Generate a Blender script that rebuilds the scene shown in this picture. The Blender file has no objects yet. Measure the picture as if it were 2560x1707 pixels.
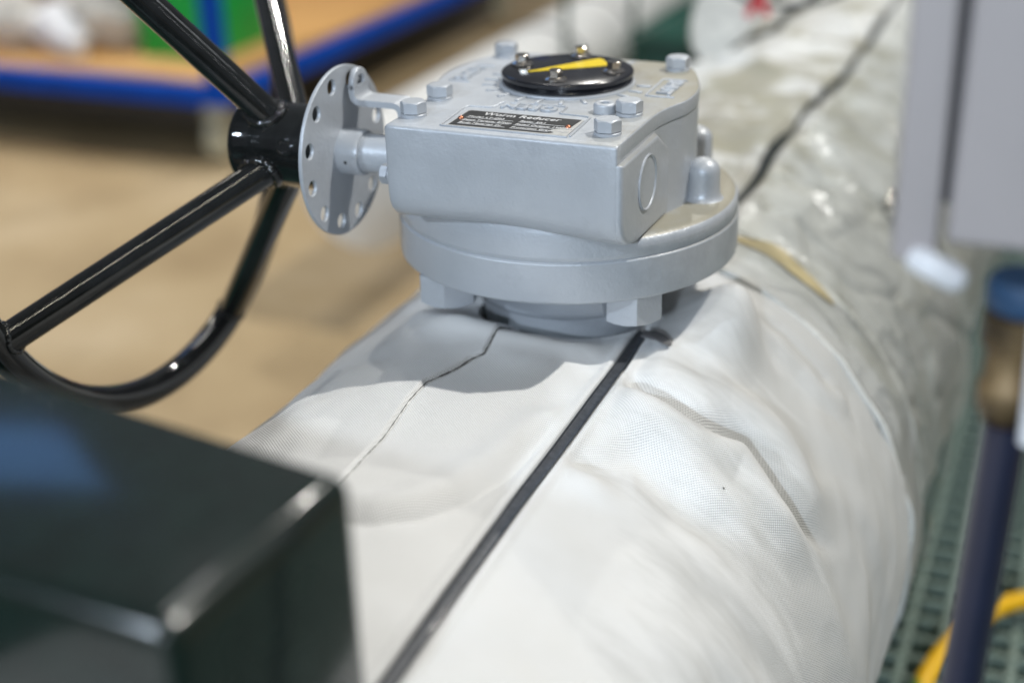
import bpy, bmesh, math, random
import numpy as np
from mathutils import Vector, Matrix

# ---------------------------------------------------------------- camera, world, lamps, exposure
SC = bpy.context.scene
COL = SC.collection
R = math.radians
random.seed(7)
RNG = np.random.default_rng(11)

camd = bpy.data.cameras.new("camera")
cam = bpy.data.objects.new("camera", camd)
COL.objects.link(cam)
SC.camera = cam
_r = Vector((0.9235, 0.3830, -0.0222)); _f = Vector((-0.3567, 0.8358, -0.4173)).normalized()
_r = (_r - _f * _r.dot(_f)).normalized(); _u = _r.cross(_f)
m = Matrix(((_r.x, _u.x, -_f.x, 0.3409), (_r.y, _u.y, -_f.y, -0.9112), (_r.z, _u.z, -_f.z, 0.3639), (0, 0, 0, 1)))
cam.matrix_world = m
camd.sensor_width = 36.0
camd.lens = 48.56
camd.clip_start = 0.02
camd.clip_end = 200
camd.dof.use_dof = True
camd.dof.focus_distance = 0.875
camd.dof.aperture_fstop = 2.5
camd.dof.aperture_blades = 0

W = bpy.data.worlds.new("World"); SC.world = W; W.use_nodes = True
bg = W.node_tree.nodes["Background"]
bg.inputs[0].default_value = (0.84, 0.89, 1.0, 1); bg.inputs[1].default_value = 0.13

def lamp(name, pos, aim, power, size, color=(1, 1, 1), size_y=None):
    d = bpy.data.lights.new(name, 'AREA'); d.energy = power; d.color = color
    d.shape = 'RECTANGLE' if size_y else 'DISK'; d.size = size
    if size_y: d.size_y = size_y
    o = bpy.data.objects.new(name, d); COL.objects.link(o)
    o.location = pos
    o.rotation_euler = (Vector(aim) - Vector(pos)).to_track_quat('-Z', 'Y').to_euler()
    return o
_k = Vector((0.516, 0.374, 1.0)).normalized()
lamp("bay_and_fill_lamp", _k * 6.0, (0, 0, 0), 292, 0.13, (1.0, 0.968, 0.90))
lamp("bay_and_fill_lamp", (-1.0, 4.6, 4.3), (0, 0, 0), 72, 0.13, (1.0, 0.97, 0.90))
lamp("window_light", (-4.15, 3.5, 3.40), (0, -.55, .1), 7.0, 1.5, (0.16, 0.42, 1.0), 0.9)
for _x, _y, _z, _e in ((-2.4, -4.6, 2.8, 108), (0.80, -5.2, 1.75, 140)):
    lamp("bay_and_fill_lamp", (_x, _y, _z), (0, -.1, 0), _e, 0.22, (0.74, 0.86, 1.0))  # unseen low fill lamps, added for cool light from the front
def strip(p, q, power, color, width=0.05):
    p, q = Vector(p), Vector(q)
    o = lamp("strip_lamp", (p + q) / 2, (p + q) / 2 + Vector((0, 0, -1)), power, (q - p).length, color, width)
    o.rotation_euler = (0, 0, math.atan2(q.y - p.y, q.x - p.x))
strip((-1.0, 1.55, 4.5), (-2.2, 3.15, 4.5), 30, (1.0, 0.98, 0.94), 0.028)
strip((1.15, -1.55, 4.5), (0.05, -3.9, 4.5), 34, (1.0, 0.94, 0.78), 0.028)
strip((13.6, -3.2, 4.5), (7.6, -2.95, 4.5), 30, (0.92, 0.96, 1.0), 0.02)
l_ = lamp("bay_and_fill_lamp", (-6.5, 3.5, 5.5), (-2.7, 2.3, -.9), 24, 0.5, (1.0, 0.94, 0.84))
l_.data.spread = R(46)
lamp("bay_and_fill_lamp", (3.8, 1.4, 3.6), (1.4, 0.6, -.6), 8, 0.3, (0.92, 0.96, 1.0), 1.2)

SC.view_settings.view_transform = 'Standard'
SC.view_settings.look = 'None'
SC.view_settings.exposure = 0
SC.view_settings.gamma = 1
SC.cycles.use_denoising = True
SC.cycles.max_bounces = 8
SC.cycles.caustics_reflective = False
SC.cycles.caustics_refractive = False
SC.cycles.sample_clamp_indirect = 4

# ---------------------------------------------------------------- helpers
def nt(name):
    mt = bpy.data.materials.new(name); mt.use_nodes = True
    return mt, mt.node_tree, mt.node_tree.nodes["Principled BSDF"]

def N(t, typ, **kw):
    n = t.nodes.new(typ)
    for k, v in kw.items():
        if isinstance(k, str) and k.startswith('i_'):
            n.inputs[k[2:].replace('_', ' ')].default_value = v
        else: setattr(n, k, v)
    return n

def noise(t, scale, detail=3, rough=0.55, coord='Object', vec=None):
    n = t.nodes.new('ShaderNodeTexNoise'); n.inputs['Scale'].default_value = scale
    n.inputs['Detail'].default_value = detail; n.inputs['Roughness'].default_value = rough
    if vec is None:
        tc = t.nodes.new('ShaderNodeTexCoord'); vec = tc.outputs[coord]
    t.links.new(vec, n.inputs['Vector'])
    return n.outputs['Fac']

def ramp(t, fac, stops):
    n = t.nodes.new('ShaderNodeValToRGB'); e = n.color_ramp.elements
    while len(e) < len(stops): e.new(0.5)
    for el, (p, c) in zip(e, stops):
        el.position = p; el.color = (*c, 1) if len(c) == 3 else c
    t.links.new(fac, n.inputs['Fac'])
    return n.outputs['Color']

def mixc(t, fac, a, b):
    n = t.nodes.new('ShaderNodeMix'); n.data_type = 'RGBA'
    for s, v in ((n.inputs['Factor'], fac), (n.inputs['A'], a), (n.inputs['B'], b)):
        pass
    def put(sock, v):
        if hasattr(v, 'is_linked'): t.links.new(v, sock)
        else: sock.default_value = v
    put(n.inputs[0], fac); put(n.inputs[6], a if hasattr(a, 'is_linked') else (*a, 1)); put(n.inputs[7], b if hasattr(b, 'is_linked') else (*b, 1))
    return n.outputs[2]

def math_(t, op, a, b=None):
    n = t.nodes.new('ShaderNodeMath'); n.operation = op
    for i, v in enumerate((a, b)):
        if v is None: continue
        if hasattr(v, 'is_linked'): t.links.new(v, n.inputs[i])
        else: n.inputs[i].default_value = v
    return n.outputs[0]

def bump(t, p, h, strength, dist):
    n = t.nodes.new('ShaderNodeBump'); n.inputs['Strength'].default_value = strength
    n.inputs['Distance'].default_value = dist
    t.links.new(h, n.inputs['Height']); t.links.new(n.outputs['Normal'], p.inputs['Normal'])
    return n

def plain(name, col, rough=0.5, metal=0.0, coat=0.0, nscale=40, var=0.12, bscale=None, bdist=0.0003, spec=0.5):
    mt, t, p = nt(name)
    a = tuple(max(0, c * (1 - var)) for c in col); b = tuple(min(1, c * (1 + var)) for c in col)
    t.links.new(ramp(t, noise(t, nscale), [(0.3, a), (0.7, b)]), p.inputs['Base Color'])
    p.inputs['Roughness'].default_value = rough; p.inputs['Metallic'].default_value = metal
    p.inputs['Coat Weight'].default_value = coat; p.inputs['Coat Roughness'].default_value = 0.06
    p.inputs['Specular IOR Level'].default_value = spec
    if bscale: bump(t, p, noise(t, bscale, 2), 0.6, bdist)
    return mt

def link(name, me, mat=None, parent=None, smooth=True):
    o = bpy.data.objects.new(name, me); COL.objects.link(o)
    if mat and not me.materials: me.materials.append(mat)
    if parent: o.parent = parent
    return o

def shade(me, angle=35):
    me.polygons.foreach_set('use_smooth', [True] * len(me.polygons))
    try: me.set_sharp_from_angle(angle=R(angle))
    except Exception: pass
    me.update()

def obj(name, bm, mat, parent=None, angle=35, loc=None):
    me = bpy.data.meshes.new(name)
    bmesh.ops.recalc_face_normals(bm, faces=bm.faces)
    bm.to_mesh(me); bm.free(); shade(me, angle)
    o = link(name, me, mat, parent)
    if loc is not None: o.location = loc
    return o

def thing(name, label, cat, loc=(0, 0, 0), group=None):
    o = bpy.data.objects.new(name, None); COL.objects.link(o)
    o.empty_display_size = 0.05; o.location = loc
    o['label'] = label; o['category'] = cat
    if group: o['group'] = group
    return o

def tag(o, label, cat, group=None, kind=None):
    o['label'] = label; o['category'] = cat
    if group: o['group'] = group
    if kind: o['kind'] = kind
    return o

def box(bm, c, s, bev=0.0, seg=2, rot=None):
    g = bmesh.ops.create_cube(bm, size=1.0)
    vs = g['verts']
    bmesh.ops.scale(bm, vec=s, verts=vs)
    if bev > 0:
        es = list({e for v in vs for e in v.link_edges})
        r = bmesh.ops.bevel(bm, geom=es, offset=bev, segments=seg, profile=0.5, affect='EDGES')
        vs = list({v for f in r['faces'] for v in f.verts} | {v for v in vs if v.is_valid})
    if rot is not None: bmesh.ops.rotate(bm, cent=(0, 0, 0), matrix=rot, verts=vs)
    bmesh.ops.translate(bm, vec=c, verts=vs)
    return vs

def lathe(bm, prof, seg=64, mat=None, a0=0, a1=2 * math.pi, wob=None):
    """prof: (radius, height) along local z; mat: 4x4 placing"""
    full = abs(a1 - a0 - 2 * math.pi) < 1e-6
    n = seg if full else seg + 1
    rings = []
    for (r, z) in prof:
        if r < 1e-7:
            v = bm.verts.new((0, 0, z)); rings.append([v] * n); continue
        rings.append([bm.verts.new((r * math.cos(a0 + (a1 - a0) * i / seg), r * math.sin(a0 + (a1 - a0) * i / seg), z)) for i in range(n)])
    vs = list({v for r in rings for v in r})
    for A, B in zip(rings[:-1], rings[1:]):
        for i in range(seg):
            j = (i + 1) % n
            q = []
            for v in (A[i], A[j], B[j], B[i]):
                if v not in q: q.append(v)
            if len(q) > 2:
                try: bm.faces.new(q)
                except ValueError: pass
    if mat is not None: bmesh.ops.transform(bm, matrix=mat, verts=vs)
    return vs

def arcp(cx, cz, r, a, b, n=4):
    return [(cx + r * math.cos(R(a + (b - a) * i / n)), cz + r * math.sin(R(a + (b - a) * i / n))) for i in range(n + 1)]

def frame(pos, axis, up=(0, 0, 1)):
    z = Vector(axis).normalized(); x = Vector(up).cross(z)
    if x.length < 1e-4: x = Vector((1, 0, 0)).cross(z)
    if x.length < 1e-4: x = Vector((0, 1, 0))
    x.normalize(); y = z.cross(x)
    return Matrix(((x.x, y.x, z.x, pos[0]), (x.y, y.y, z.y, pos[1]), (x.z, y.z, z.z, pos[2]), (0, 0, 0, 1)))

AXU = lambda pos: frame(pos, (1, 0, 0))
AXV = lambda pos: frame(pos, (0, 1, 0))

def tube(bm, pts, rad, seg=16, closed=False, caps=True):
    pts = [Vector(p) for p in pts]; n = len(pts)
    rr = rad if hasattr(rad, '__len__') else [rad] * n
    prev = None; rings = []
    for i, p in enumerate(pts):
        a = pts[(i - 1) % n] if (closed or i > 0) else p
        b = pts[(i + 1) % n] if (closed or i < n - 1) else p
        tg = (b - a).normalized()
        if prev is None:
            x = Vector((0, 0, 1)).cross(tg)
            if x.length < 1e-3: x = Vector((1, 0, 0)).cross(tg)
        else: x = prev - tg * prev.dot(tg)
        x.normalize(); prev = x; y = tg.cross(x)
        rings.append([bm.verts.new(p + (x * math.cos(2 * math.pi * k / seg) + y * math.sin(2 * math.pi * k / seg)) * rr[i]) for k in range(seg)])
    prs = list(zip(rings[:-1], rings[1:]))
    if closed:
        # align last ring to the first
        A, B = rings[-1], rings[0]
        off = min(range(seg), key=lambda s: (A[0].co - B[s].co).length)
        prs.append((A, B[off:] + B[:off]))
    for A, B in prs:
        for k in range(seg):
            bm.faces.new((A[k], A[(k + 1) % seg], B[(k + 1) % seg], B[k]))
    if caps and not closed:
        bm.faces.new(rings[0][::-1]); bm.faces.new(rings[-1])

def smooth_poly(pts, n=4, closed=True):
    """Catmull-Rom"""
    P = [Vector(p) for p in pts]; L = len(P); out = []
    rng = range(L) if closed else range(L - 1)
    for i in rng:
        g = (lambda k: P[k % L]) if closed else (lambda k: P[max(0, min(L - 1, k))])
        a, b, c, d = g(i - 1), g(i), g(i + 1), g(i + 2)
        for k in range(n):
            t = k / n
            out.append(0.5 * ((2 * b) + (c - a) * t + (2 * a - 5 * b + 4 * c - d) * t * t + (3 * b - a - 3 * c + d) * t ** 3))
    if not closed: out.append(P[-1])
    return out

def curve_mesh(name, loops, extrude, bevel=0.0, bres=2, z=0.0):
    """flat outline with holes -> solid mesh, through a 2D curve; total height 2*extrude+2*bevel"""
    cu = bpy.data.curves.new(name, 'CURVE'); cu.dimensions = '2D'; cu.fill_mode = 'BOTH'
    cu.extrude = extrude; cu.bevel_depth = bevel; cu.bevel_resolution = bres; cu.offset = -bevel
    for lp in loops:
        s = cu.splines.new('POLY'); s.points.add(len(lp) - 1); s.use_cyclic_u = True
        for p, q in zip(s.points, lp): p.co = (q[0], q[1], 0, 1)
    o = bpy.data.objects.new(name, cu); COL.objects.link(o)
    dg = bpy.context.evaluated_depsgraph_get()
    me = bpy.data.meshes.new_from_object(o.evaluated_get(dg))
    bpy.data.objects.remove(o); bpy.data.curves.remove(cu)
    me.name = name
    if z: me.transform(Matrix.Translation((0, 0, z)))
    return me

def text_mesh(name, s, size, extrude, mat4, bevel=0.0, align='CENTER', spacing=1.0, shear=0.0, offset=0.0):
    cu = bpy.data.curves.new(name, 'FONT'); cu.body = s; cu.size = size; cu.extrude = extrude
    cu.align_x = align; cu.align_y = 'CENTER'; cu.bevel_depth = bevel; cu.space_character = spacing; cu.shear = shear
    cu.offset = offset; cu.resolution_u = 3; cu.bevel_resolution = 1
    o = bpy.data.objects.new(name, cu); COL.objects.link(o)
    dg = bpy.context.evaluated_depsgraph_get()
    me = bpy.data.meshes.new_from_object(o.evaluated_get(dg))
    bpy.data.objects.remove(o); bpy.data.curves.remove(cu)
    me.transform(mat4); me.name = name
    return me

def copy_tree(o, parent=None, **kw):
    c = o.copy(); COL.objects.link(c)
    if parent: c.parent = parent
    for ch in list(o.children): copy_tree(ch, c)
    return c

# lattice noise for mesh displacement
def vnoise(x, y, seed=0):
    g = np.random.default_rng(seed).uniform(-1, 1, (64, 64))
    xi = np.floor(x).astype(int); yi = np.floor(y).astype(int)
    fx = x - xi; fy = y - yi
    fx = fx * fx * fx * (fx * (fx * 6 - 15) + 10); fy = fy * fy * fy * (fy * (fy * 6 - 15) + 10)
    a = g[xi % 64, yi % 64]; b = g[(xi + 1) % 64, yi % 64]; c = g[xi % 64, (yi + 1) % 64]; d = g[(xi + 1) % 64, (yi + 1) % 64]
    return (a * (1 - fx) + b * fx) * (1 - fy) + (c * (1 - fx) + d * fx) * fy

def fbm(x, y, seed=0, o=3):
    s = 0; a = 1.0
    for k in range(o):
        s = s + a * vnoise(x * 2 ** k + 3.1 * k, y * 2 ** k + 7.7 * k, seed + k); a *= 0.5
    return s

def pl_dist(x, y, pl):
    """signed distance to a polyline (positive on its left) and the fraction along it"""
    best = np.full(x.shape, 1e9); sg = np.zeros(x.shape); fr = np.zeros(x.shape)
    L = [0.0]
    for a, b in zip(pl[:-1], pl[1:]): L.append(L[-1] + math.hypot(b[0] - a[0], b[1] - a[1]))
    for i, (a, b) in enumerate(zip(pl[:-1], pl[1:])):
        dx, dy = b[0] - a[0], b[1] - a[1]; l2 = dx * dx + dy * dy
        t = np.clip(((x - a[0]) * dx + (y - a[1]) * dy) / l2, 0, 1)
        px, py = x - a[0] - t * dx, y - a[1] - t * dy
        d = np.hypot(px, py); k = d < best
        best = np.where(k, d, best); sg = np.where(k, np.sign(dx * py - dy * px), sg)
        fr = np.where(k, (L[i] + t * math.sqrt(l2)) / L[-1], fr)
    return best * sg, fr

def ss(a, b, x):
    t = np.clip((x - a) / (b - a), 0, 1); return t * t * (3 - 2 * t)

# ---------------------------------------------------------------- materials
def silver_paint(name, brown_top=0.0):
    mt, t, p = nt(name)
    tc = t.nodes.new('ShaderNodeTexCoord')
    c = ramp(t, noise(t, 22, 4, vec=tc.outputs['Object']), [(0.25, (0.455, 0.485, 0.525)), (0.75, (0.515, 0.545, 0.585))])
    # scuffs: small darker smudges
    sm = ramp(t, noise(t, 13, 6, 0.68, vec=tc.outputs['Object']), [(0.58, (0, 0, 0)), (0.74, (1, 1, 1))])
    c = mixc(t, math_(t, 'MULTIPLY', sm, 0.30), c, (0.20, 0.21, 0.24))
    if brown_top:  # up-facing faces turn brown towards the right and back
        sx = t.nodes.new('ShaderNodeSeparateXYZ'); t.links.new(tc.outputs['Object'], sx.inputs[0])
        ge = t.nodes.new('ShaderNodeNewGeometry'); sn = t.nodes.new('ShaderNodeSeparateXYZ'); t.links.new(ge.outputs['Normal'], sn.inputs[0])
        up = math_(t, 'MULTIPLY', math_(t, 'GREATER_THAN', sn.outputs['Z'], 0.75), brown_top)
        pos = ramp(t, math_(t, 'ADD', math_(t, 'ADD', math_(t, 'MULTIPLY', sx.outputs['X'], 3.2), math_(t, 'MULTIPLY', sx.outputs['Y'], 1.6)),
                            math_(t, 'MULTIPLY', noise(t, 16, 5, 0.65, vec=tc.outputs['Object']), 0.7)), [(0.32, (0, 0, 0)), (0.62, (1, 1, 1))])
        c = mixc(t, math_(t, 'MULTIPLY', up, pos), c, (0.34, 0.32, 0.255))
    t.links.new(c, p.inputs['Base Color'])
    p.inputs['Metallic'].default_value = 0.25
    if brown_top: t.links.new(math_(t, 'SUBTRACT', 0.25, math_(t, 'MULTIPLY', math_(t, 'MULTIPLY', up, pos), 0.24)), p.inputs['Metallic'])
    t.links.new(ramp(t, noise(t, 30, 3, vec=tc.outputs['Object']), [(0.3, (0.36,) * 3), (0.7, (0.5,) * 3)]), p.inputs['Roughness'])
    h = math_(t, 'ADD', noise(t, 420, 2, vec=tc.outputs['Object']), math_(t, 'MULTIPLY', noise(t, 110, 2, vec=tc.outputs['Object']), 1.6))
    bump(t, p, h, 0.7, 0.00034)
    return mt

def black_gloss(name, col=(0.008, 0.009, 0.009), rough=0.05, bs=120, bd=0.00022):
    mt, t, p = nt(name)
    t.links.new(ramp(t, noise(t, 60, 4), [(0.35, col), (0.8, tuple(c * 1.9 for c in col))]), p.inputs['Base Color'])
    t.links.new(ramp(t, noise(t, 35, 4), [(0.3, (rough * 0.75,) * 3), (0.75, (rough * 1.5,) * 3)]), p.inputs['Roughness'])
    p.inputs['Coat Weight'].default_value = 0.5; p.inputs['Coat Roughness'].default_value = 0.08
    h = math_(t, 'ADD', noise(t, bs, 2), math_(t, 'MULTIPLY', noise(t, bs * 5, 2), 0.15))
    bump(t, p, h, 0.5, bd)
    return mt

def weave(name, base=(0.86, 0.872, 0.875), pitch=0.0021, stain=0.17, dist=0.0003, seedv=0.0, lo=0.46, wd=0.26, dsc=9, tint=(0.60, 0.585, 0.52)):
    mt, t, p = nt(name)
    uv = t.nodes.new('ShaderNodeUVMap'); uv.uv_map = 'UVMap'
    sx = t.nodes.new('ShaderNodeSeparateXYZ'); t.links.new(uv.outputs[0], sx.inputs[0])
    k = 2 * math.pi / pitch
    a = math_(t, 'SINE', math_(t, 'MULTIPLY', sx.outputs['X'], k)); b = math_(t, 'SINE', math_(t, 'MULTIPLY', sx.outputs['Y'], k))
    ab = math_(t, 'MULTIPLY', a, b)
    h = math_(t, 'ADD', ab, math_(t, 'MULTIPLY', noise(t, 2500, 1), 0.5))
    bump(t, p, h, 0.85, dist)
    tc = t.nodes.new('ShaderNodeTexCoord'); mp = t.nodes.new('ShaderNodeMapping'); mp.inputs['Location'].default_value = (seedv, seedv * 2, 0)
    t.links.new(tc.outputs['Object'], mp.inputs[0])
    dirt = ramp(t, noise(t, dsc, 6, 0.62, vec=mp.outputs[0]), [(lo, (0, 0, 0)), (lo + wd, (1, 1, 1))])
    c = mixc(t, math_(t, 'MULTIPLY', dirt, stain), base, tint)
    g2 = ramp(t, noise(t, 26, 5, 0.6, vec=mp.outputs[0]), [(0.5, (0, 0, 0)), (0.8, (1, 1, 1))])
    c = mixc(t, math_(t, 'MULTIPLY', g2, stain * 0.45), c, (0.48, 0.49, 0.50))
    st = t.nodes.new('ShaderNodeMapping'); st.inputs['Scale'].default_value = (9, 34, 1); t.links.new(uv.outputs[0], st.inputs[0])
    flank_shade = ramp(t, math_(t, 'ADD', math_(t, 'ADD', math_(t, 'MULTIPLY', sx.outputs['X'], 2.5), math_(t, 'MULTIPLY', math_(t, 'MINIMUM', sx.outputs['Y'], 0.05), 0.9)), math_(t, 'MULTIPLY', noise(t, 1.0, 4, 0.6, vec=st.outputs[0]), 0.9)), [(0.56, (0, 0, 0)), (0.92, (1, 1, 1))])
    c = mixc(t, math_(t, 'MULTIPLY', flank_shade, 0.75), c, (0.44, 0.445, 0.43))  # grey towards the right flank: shade put into the cloth colour
    # threads: shade of the valleys put into the colour
    c = mixc(t, ramp(t, math_(t, 'ADD', math_(t, 'MULTIPLY', ab, 0.5), 0.5), [(0.0, (0.62,) * 3), (0.5, (0,) * 3)]), c, (0.42, 0.43, 0.44))
    t.links.new(c, p.inputs['Base Color'])
    p.inputs['Roughness'].default_value = 0.55
    p.inputs['Sheen Weight'].default_value = 0.15
    p.inputs['Specular IOR Level'].default_value = 0.35
    return mt

M = {}
M['paint'] = silver_paint('silver_grey_paint')
M['paint_brown_top'] = silver_paint('silver_grey_paint_brown_top', 1.0)
M['bolt'] = silver_paint('silver_grey_bolt_paint')
M['black'] = black_gloss('black_gloss_paint')
M['blackplate'] = plain('black_anodised_plate', (0.012, 0.013, 0.017), 0.22, 0.0, 0.3, 30, 0.4, 300, 0.0001)
M['shade_black'] = plain('dull_black_shade', (0.02, 0.02, 0.02), 0.5)
M['yellow'] = plain('yellow_print', (0.82, 0.60, 0.005), 0.35, nscale=120, var=0.06)
M['steel'] = plain('bright_steel', (0.70, 0.66, 0.60), 0.16, 1.0, nscale=200, bscale=500, bdist=0.0002)
M['label'] = plain('dark_label', (0.030, 0.030, 0.031), 0.36, 0.0, nscale=90, var=0.35)
M['white'] = plain('white_print', (0.72, 0.72, 0.72), 0.5)
M['bare'] = plain('bare_aluminium', (0.74, 0.74, 0.72), 0.34, 0.6, nscale=160)
M['copper'] = plain('copper_rivet', (0.55, 0.22, 0.13), 0.32, 0.9)
M['hole'] = plain('dark_bore', (0.012, 0.012, 0.012), 0.8)
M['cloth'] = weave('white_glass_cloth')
M['cloth_far'] = weave('soiled_shaded_glass_cloth', (0.85, 0.86, 0.83), 0.0021, 1.0, 0.0004, 3.7, 0.475, 0.09, 8.0, (0.40, 0.38, 0.27))  # olive patches carry soiling and shade alike in the cloth colour
_p = M['cloth_far'].node_tree.nodes['Principled BSDF']; _p.inputs['Roughness'].default_value = 0.36; _p.inputs['Specular IOR Level'].default_value = 0.6
M['cord'] = plain('hem_cord', (0.70, 0.71, 0.68), 0.6, nscale=200, var=0.1)
M['strap'] = plain('dark_grey_webbing', (0.050, 0.056, 0.068), 0.34, 0, 0.15, 260, 0.35, 1500, 0.0003)
M['tab'] = plain('grey_tongue', (0.11, 0.11, 0.115), 0.5)
M['seam_shade_speck'] = plain('dark_seam_shade_speck', (0.16, 0.16, 0.155), 0.8)
M['tan_tape'] = plain('tan_tape', (0.47, 0.39, 0.22), 0.5, nscale=25, var=0.25)
M['grating'] = plain('dark_green_grating', (0.21, 0.275, 0.24), 0.20, 0, 0.45, 260, 0.75, 420, 0.0022)
M['skid'] = plain('dark_green_steel', (0.004, 0.050, 0.034), 0.45, nscale=12, var=0.4)
M['greybox'] = plain('violet_grey_plastic', (0.44, 0.405, 0.405), 0.5, nscale=9, var=0.05)
M['greydark'] = plain('dark_joint', (0.06, 0.06, 0.065), 0.7)
M['gland'] = plain('white_nylon', (0.80, 0.81, 0.84), 0.3)
M['navy'] = plain('dark_blue_tube', (0.014, 0.016, 0.040), 0.42, 0, 0.2)
M['bluering'] = plain('blue_union', (0.018, 0.060, 0.135), 0.55)
M['brass'] = plain('dull_brass', (0.17, 0.115, 0.055), 0.5, 0.3, nscale=45, var=0.7)
M['cart_blue'] = plain('cart_blue_paint', (0.0, 0.058, 0.40), 0.6, nscale=8, var=0.12, spec=0.15)
M['crate'] = plain('green_crate_plastic', (0.002, 0.36, 0.05), 0.5, nscale=8, var=0.1)
M['wrapwhite'] = plain('clear_wrap', (0.56, 0.54, 0.50), 0.22, 0.0, 0.4, 14, 0.3, 30, 0.01)
M['card'] = plain('brown_cardboard', (0.26, 0.12, 0.06), 0.8)
M['caster'] = plain('pale_caster', (0.46, 0.45, 0.35), 0.45)
M['red'] = plain('red_ribbon', (0.55, 0.004, 0.02), 0.5)
M['blackcable'] = plain('black_cable', (0.006, 0.012, 0.012), 0.35)
M['earth'] = None
M['tin'] = plain('silver_cladding', (0.78, 0.79, 0.78), 0.42, 0.25, nscale=4, var=0.12, bscale=9, bdist=0.01)

def plywood():
    mt, t, p = nt('plywood_deck')
    tc = t.nodes.new('ShaderNodeTexCoord'); mp = t.nodes.new('ShaderNodeMapping'); mp.inputs['Scale'].default_value = (1.0, 9.0, 1.0)
    t.links.new(tc.outputs['Object'], mp.inputs[0])
    t.links.new(ramp(t, noise(t, 4, 5, 0.6, vec=mp.outputs[0]), [(0.3, (0.52, 0.27, 0.085)), (0.7, (0.70, 0.41, 0.155))]), p.inputs['Base Color'])
    p.inputs['Roughness'].default_value = 0.55
    return mt
M['ply'] = plywood()

def earth_cable_mat():
    mt, t, p = nt('yellow_green_cable')
    uv = t.nodes.new('ShaderNodeTexCoord'); ge = t.nodes.new('ShaderNodeNewGeometry')
    sn = t.nodes.new('ShaderNodeSeparateXYZ'); t.links.new(ge.outputs['Normal'], sn.inputs[0])
    sx = t.nodes.new('ShaderNodeSeparateXYZ'); t.links.new(uv.outputs['Object'], sx.inputs[0])
    w = math_(t, 'ADD', math_(t, 'MULTIPLY', sn.outputs['Y'], 0.55), math_(t, 'SINE', math_(t, 'MULTIPLY', sx.outputs['Y'], 26)))
    t.links.new(ramp(t, w, [(0.86, (0.78, 0.44, 0.004)), (0.92, (0.07, 0.22, 0.01))]), p.inputs['Base Color'])
    p.inputs['Roughness'].default_value = 0.4
    return mt
M['earth'] = earth_cable_mat()

def floor_mat():
    mt, t, p = nt('tan_floor_paint')
    tc = t.nodes.new('ShaderNodeTexCoord')
    c = ramp(t, noise(t, 1.6, 6, 0.66, vec=tc.outputs['Object']), [(0.32, (0.30, 0.215, 0.115)), (0.5, (0.385, 0.288, 0.162)), (0.68, (0.47, 0.37, 0.235))])
    d = ramp(t, noise(t, 5, 5, 0.65, vec=tc.outputs['Object']), [(0.55, (0, 0, 0)), (0.8, (1, 1, 1))])
    t.links.new(mixc(t, math_(t, 'MULTIPLY', d, 0.3), c, (0.24, 0.18, 0.10)), p.inputs['Base Color'])
    p.inputs['Roughness'].default_value = 0.5
    bump(t, p, noise(t, 40, 3, vec=tc.outputs['Object']), 0.25, 0.002)
    return mt
M['floor'] = floor_mat()

# ---------------------------------------------------------------- setting
ZF = -0.95
bm = bmesh.new(); bmesh.ops.create_grid(bm, x_segments=2, y_segments=2, size=40)
fl = obj('floor', bm, M['floor'], loc=(0, 6, ZF)); fl['kind'] = 'structure'
bm = bmesh.new(); box(bm, (0, 0, 0), (1.5, 4.6, 0.05), 0.004)
sk = obj('skid_deck', bm, M['skid'], loc=(0.73, 1.6, -0.72)); sk['kind'] = 'structure'
bm = bmesh.new(); box(bm, (0, 0, 0), (3.6, 4.4, 0.05), 0.004)
sk = obj('skid_deck', bm, M['skid'], loc=(0.2, -2.15, -0.726)); sk['kind'] = 'structure'  # unseen extension, added to darken reflections in the black box

# ---------------------------------------------------------------- worm gearbox
AX_V, AX_Z = -0.087, 0.0815
gb = thing('worm_gearbox', 'silver-grey painted worm gearbox with round indicator plate and flange, on the white jacket', 'gearbox', (0, 0, 0))

outline = [(-0.0742, -0.1345), (-0.0755, -0.113), (-0.0765, -0.085), (-0.079, -0.060), (-0.0855, -0.040), (-0.0925, -0.022), (-0.0965, -0.002), (-0.0970, 0.016),
           (-0.0945, 0.034), (-0.0895, 0.052), (-0.082, 0.068), (-0.070, 0.0770), (-0.054, 0.0795), (-0.02, 0.0795), (0.02, 0.0795), (0.048, 0.0795), (0.063, 0.076),
           (0.0745, 0.065), (0.083, 0.046), (0.0905, 0.024), (0.0940, 0.006), (0.0945, -0.008), (0.0930, -0.022), (0.0885, -0.036), (0.0853, -0.050), (0.0840, -0.066),
           (0.0838, -0.10), (0.0838, -0.1315), (0.0815, -0.1348), (0.03, -0.1350), (-0.02, -0.1350), (-0.07, -0.1350)]
sm = [(p.x, p.y) for p in smooth_poly([(a, b, 0) for a, b in outline[1:27]], 3, closed=False)]
sm += outline[27:] + [outline[0]]
ZT = 0.1195
me = curve_mesh('cover', [sm], 0.0040, 0.0018, 3, z=ZT - 0.0058)
shade(me, 40)
cover = link('cover', me, M['paint_brown_top'], gb)

def inset(poly, d):
    P = [Vector((a, b)) for a, b in poly]; out = []
    n = len(P)
    ar = sum(P[i].x * P[(i + 1) % n].y - P[(i + 1) % n].x * P[i].y for i in range(n))
    s = 1 if ar > 0 else -1
    for i in range(n):
        t = (P[(i + 1) % n] - P[i - 1]).normalized()
        out.append((P[i].x - s * t.y * d, P[i].y + s * t.x * d))
    return out

# case: wall under the cover (rear lobe) and the worm housing across the front
bm = bmesh.new()
rear = [q for q in inset(sm, 0.0005) if q[1] > -0.075]
cl = curve_mesh('case', [rear], 0.0335, 0.0, z=0.0745)
bm.from_mesh(cl); bpy.data.meshes.remove(cl)
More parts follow.
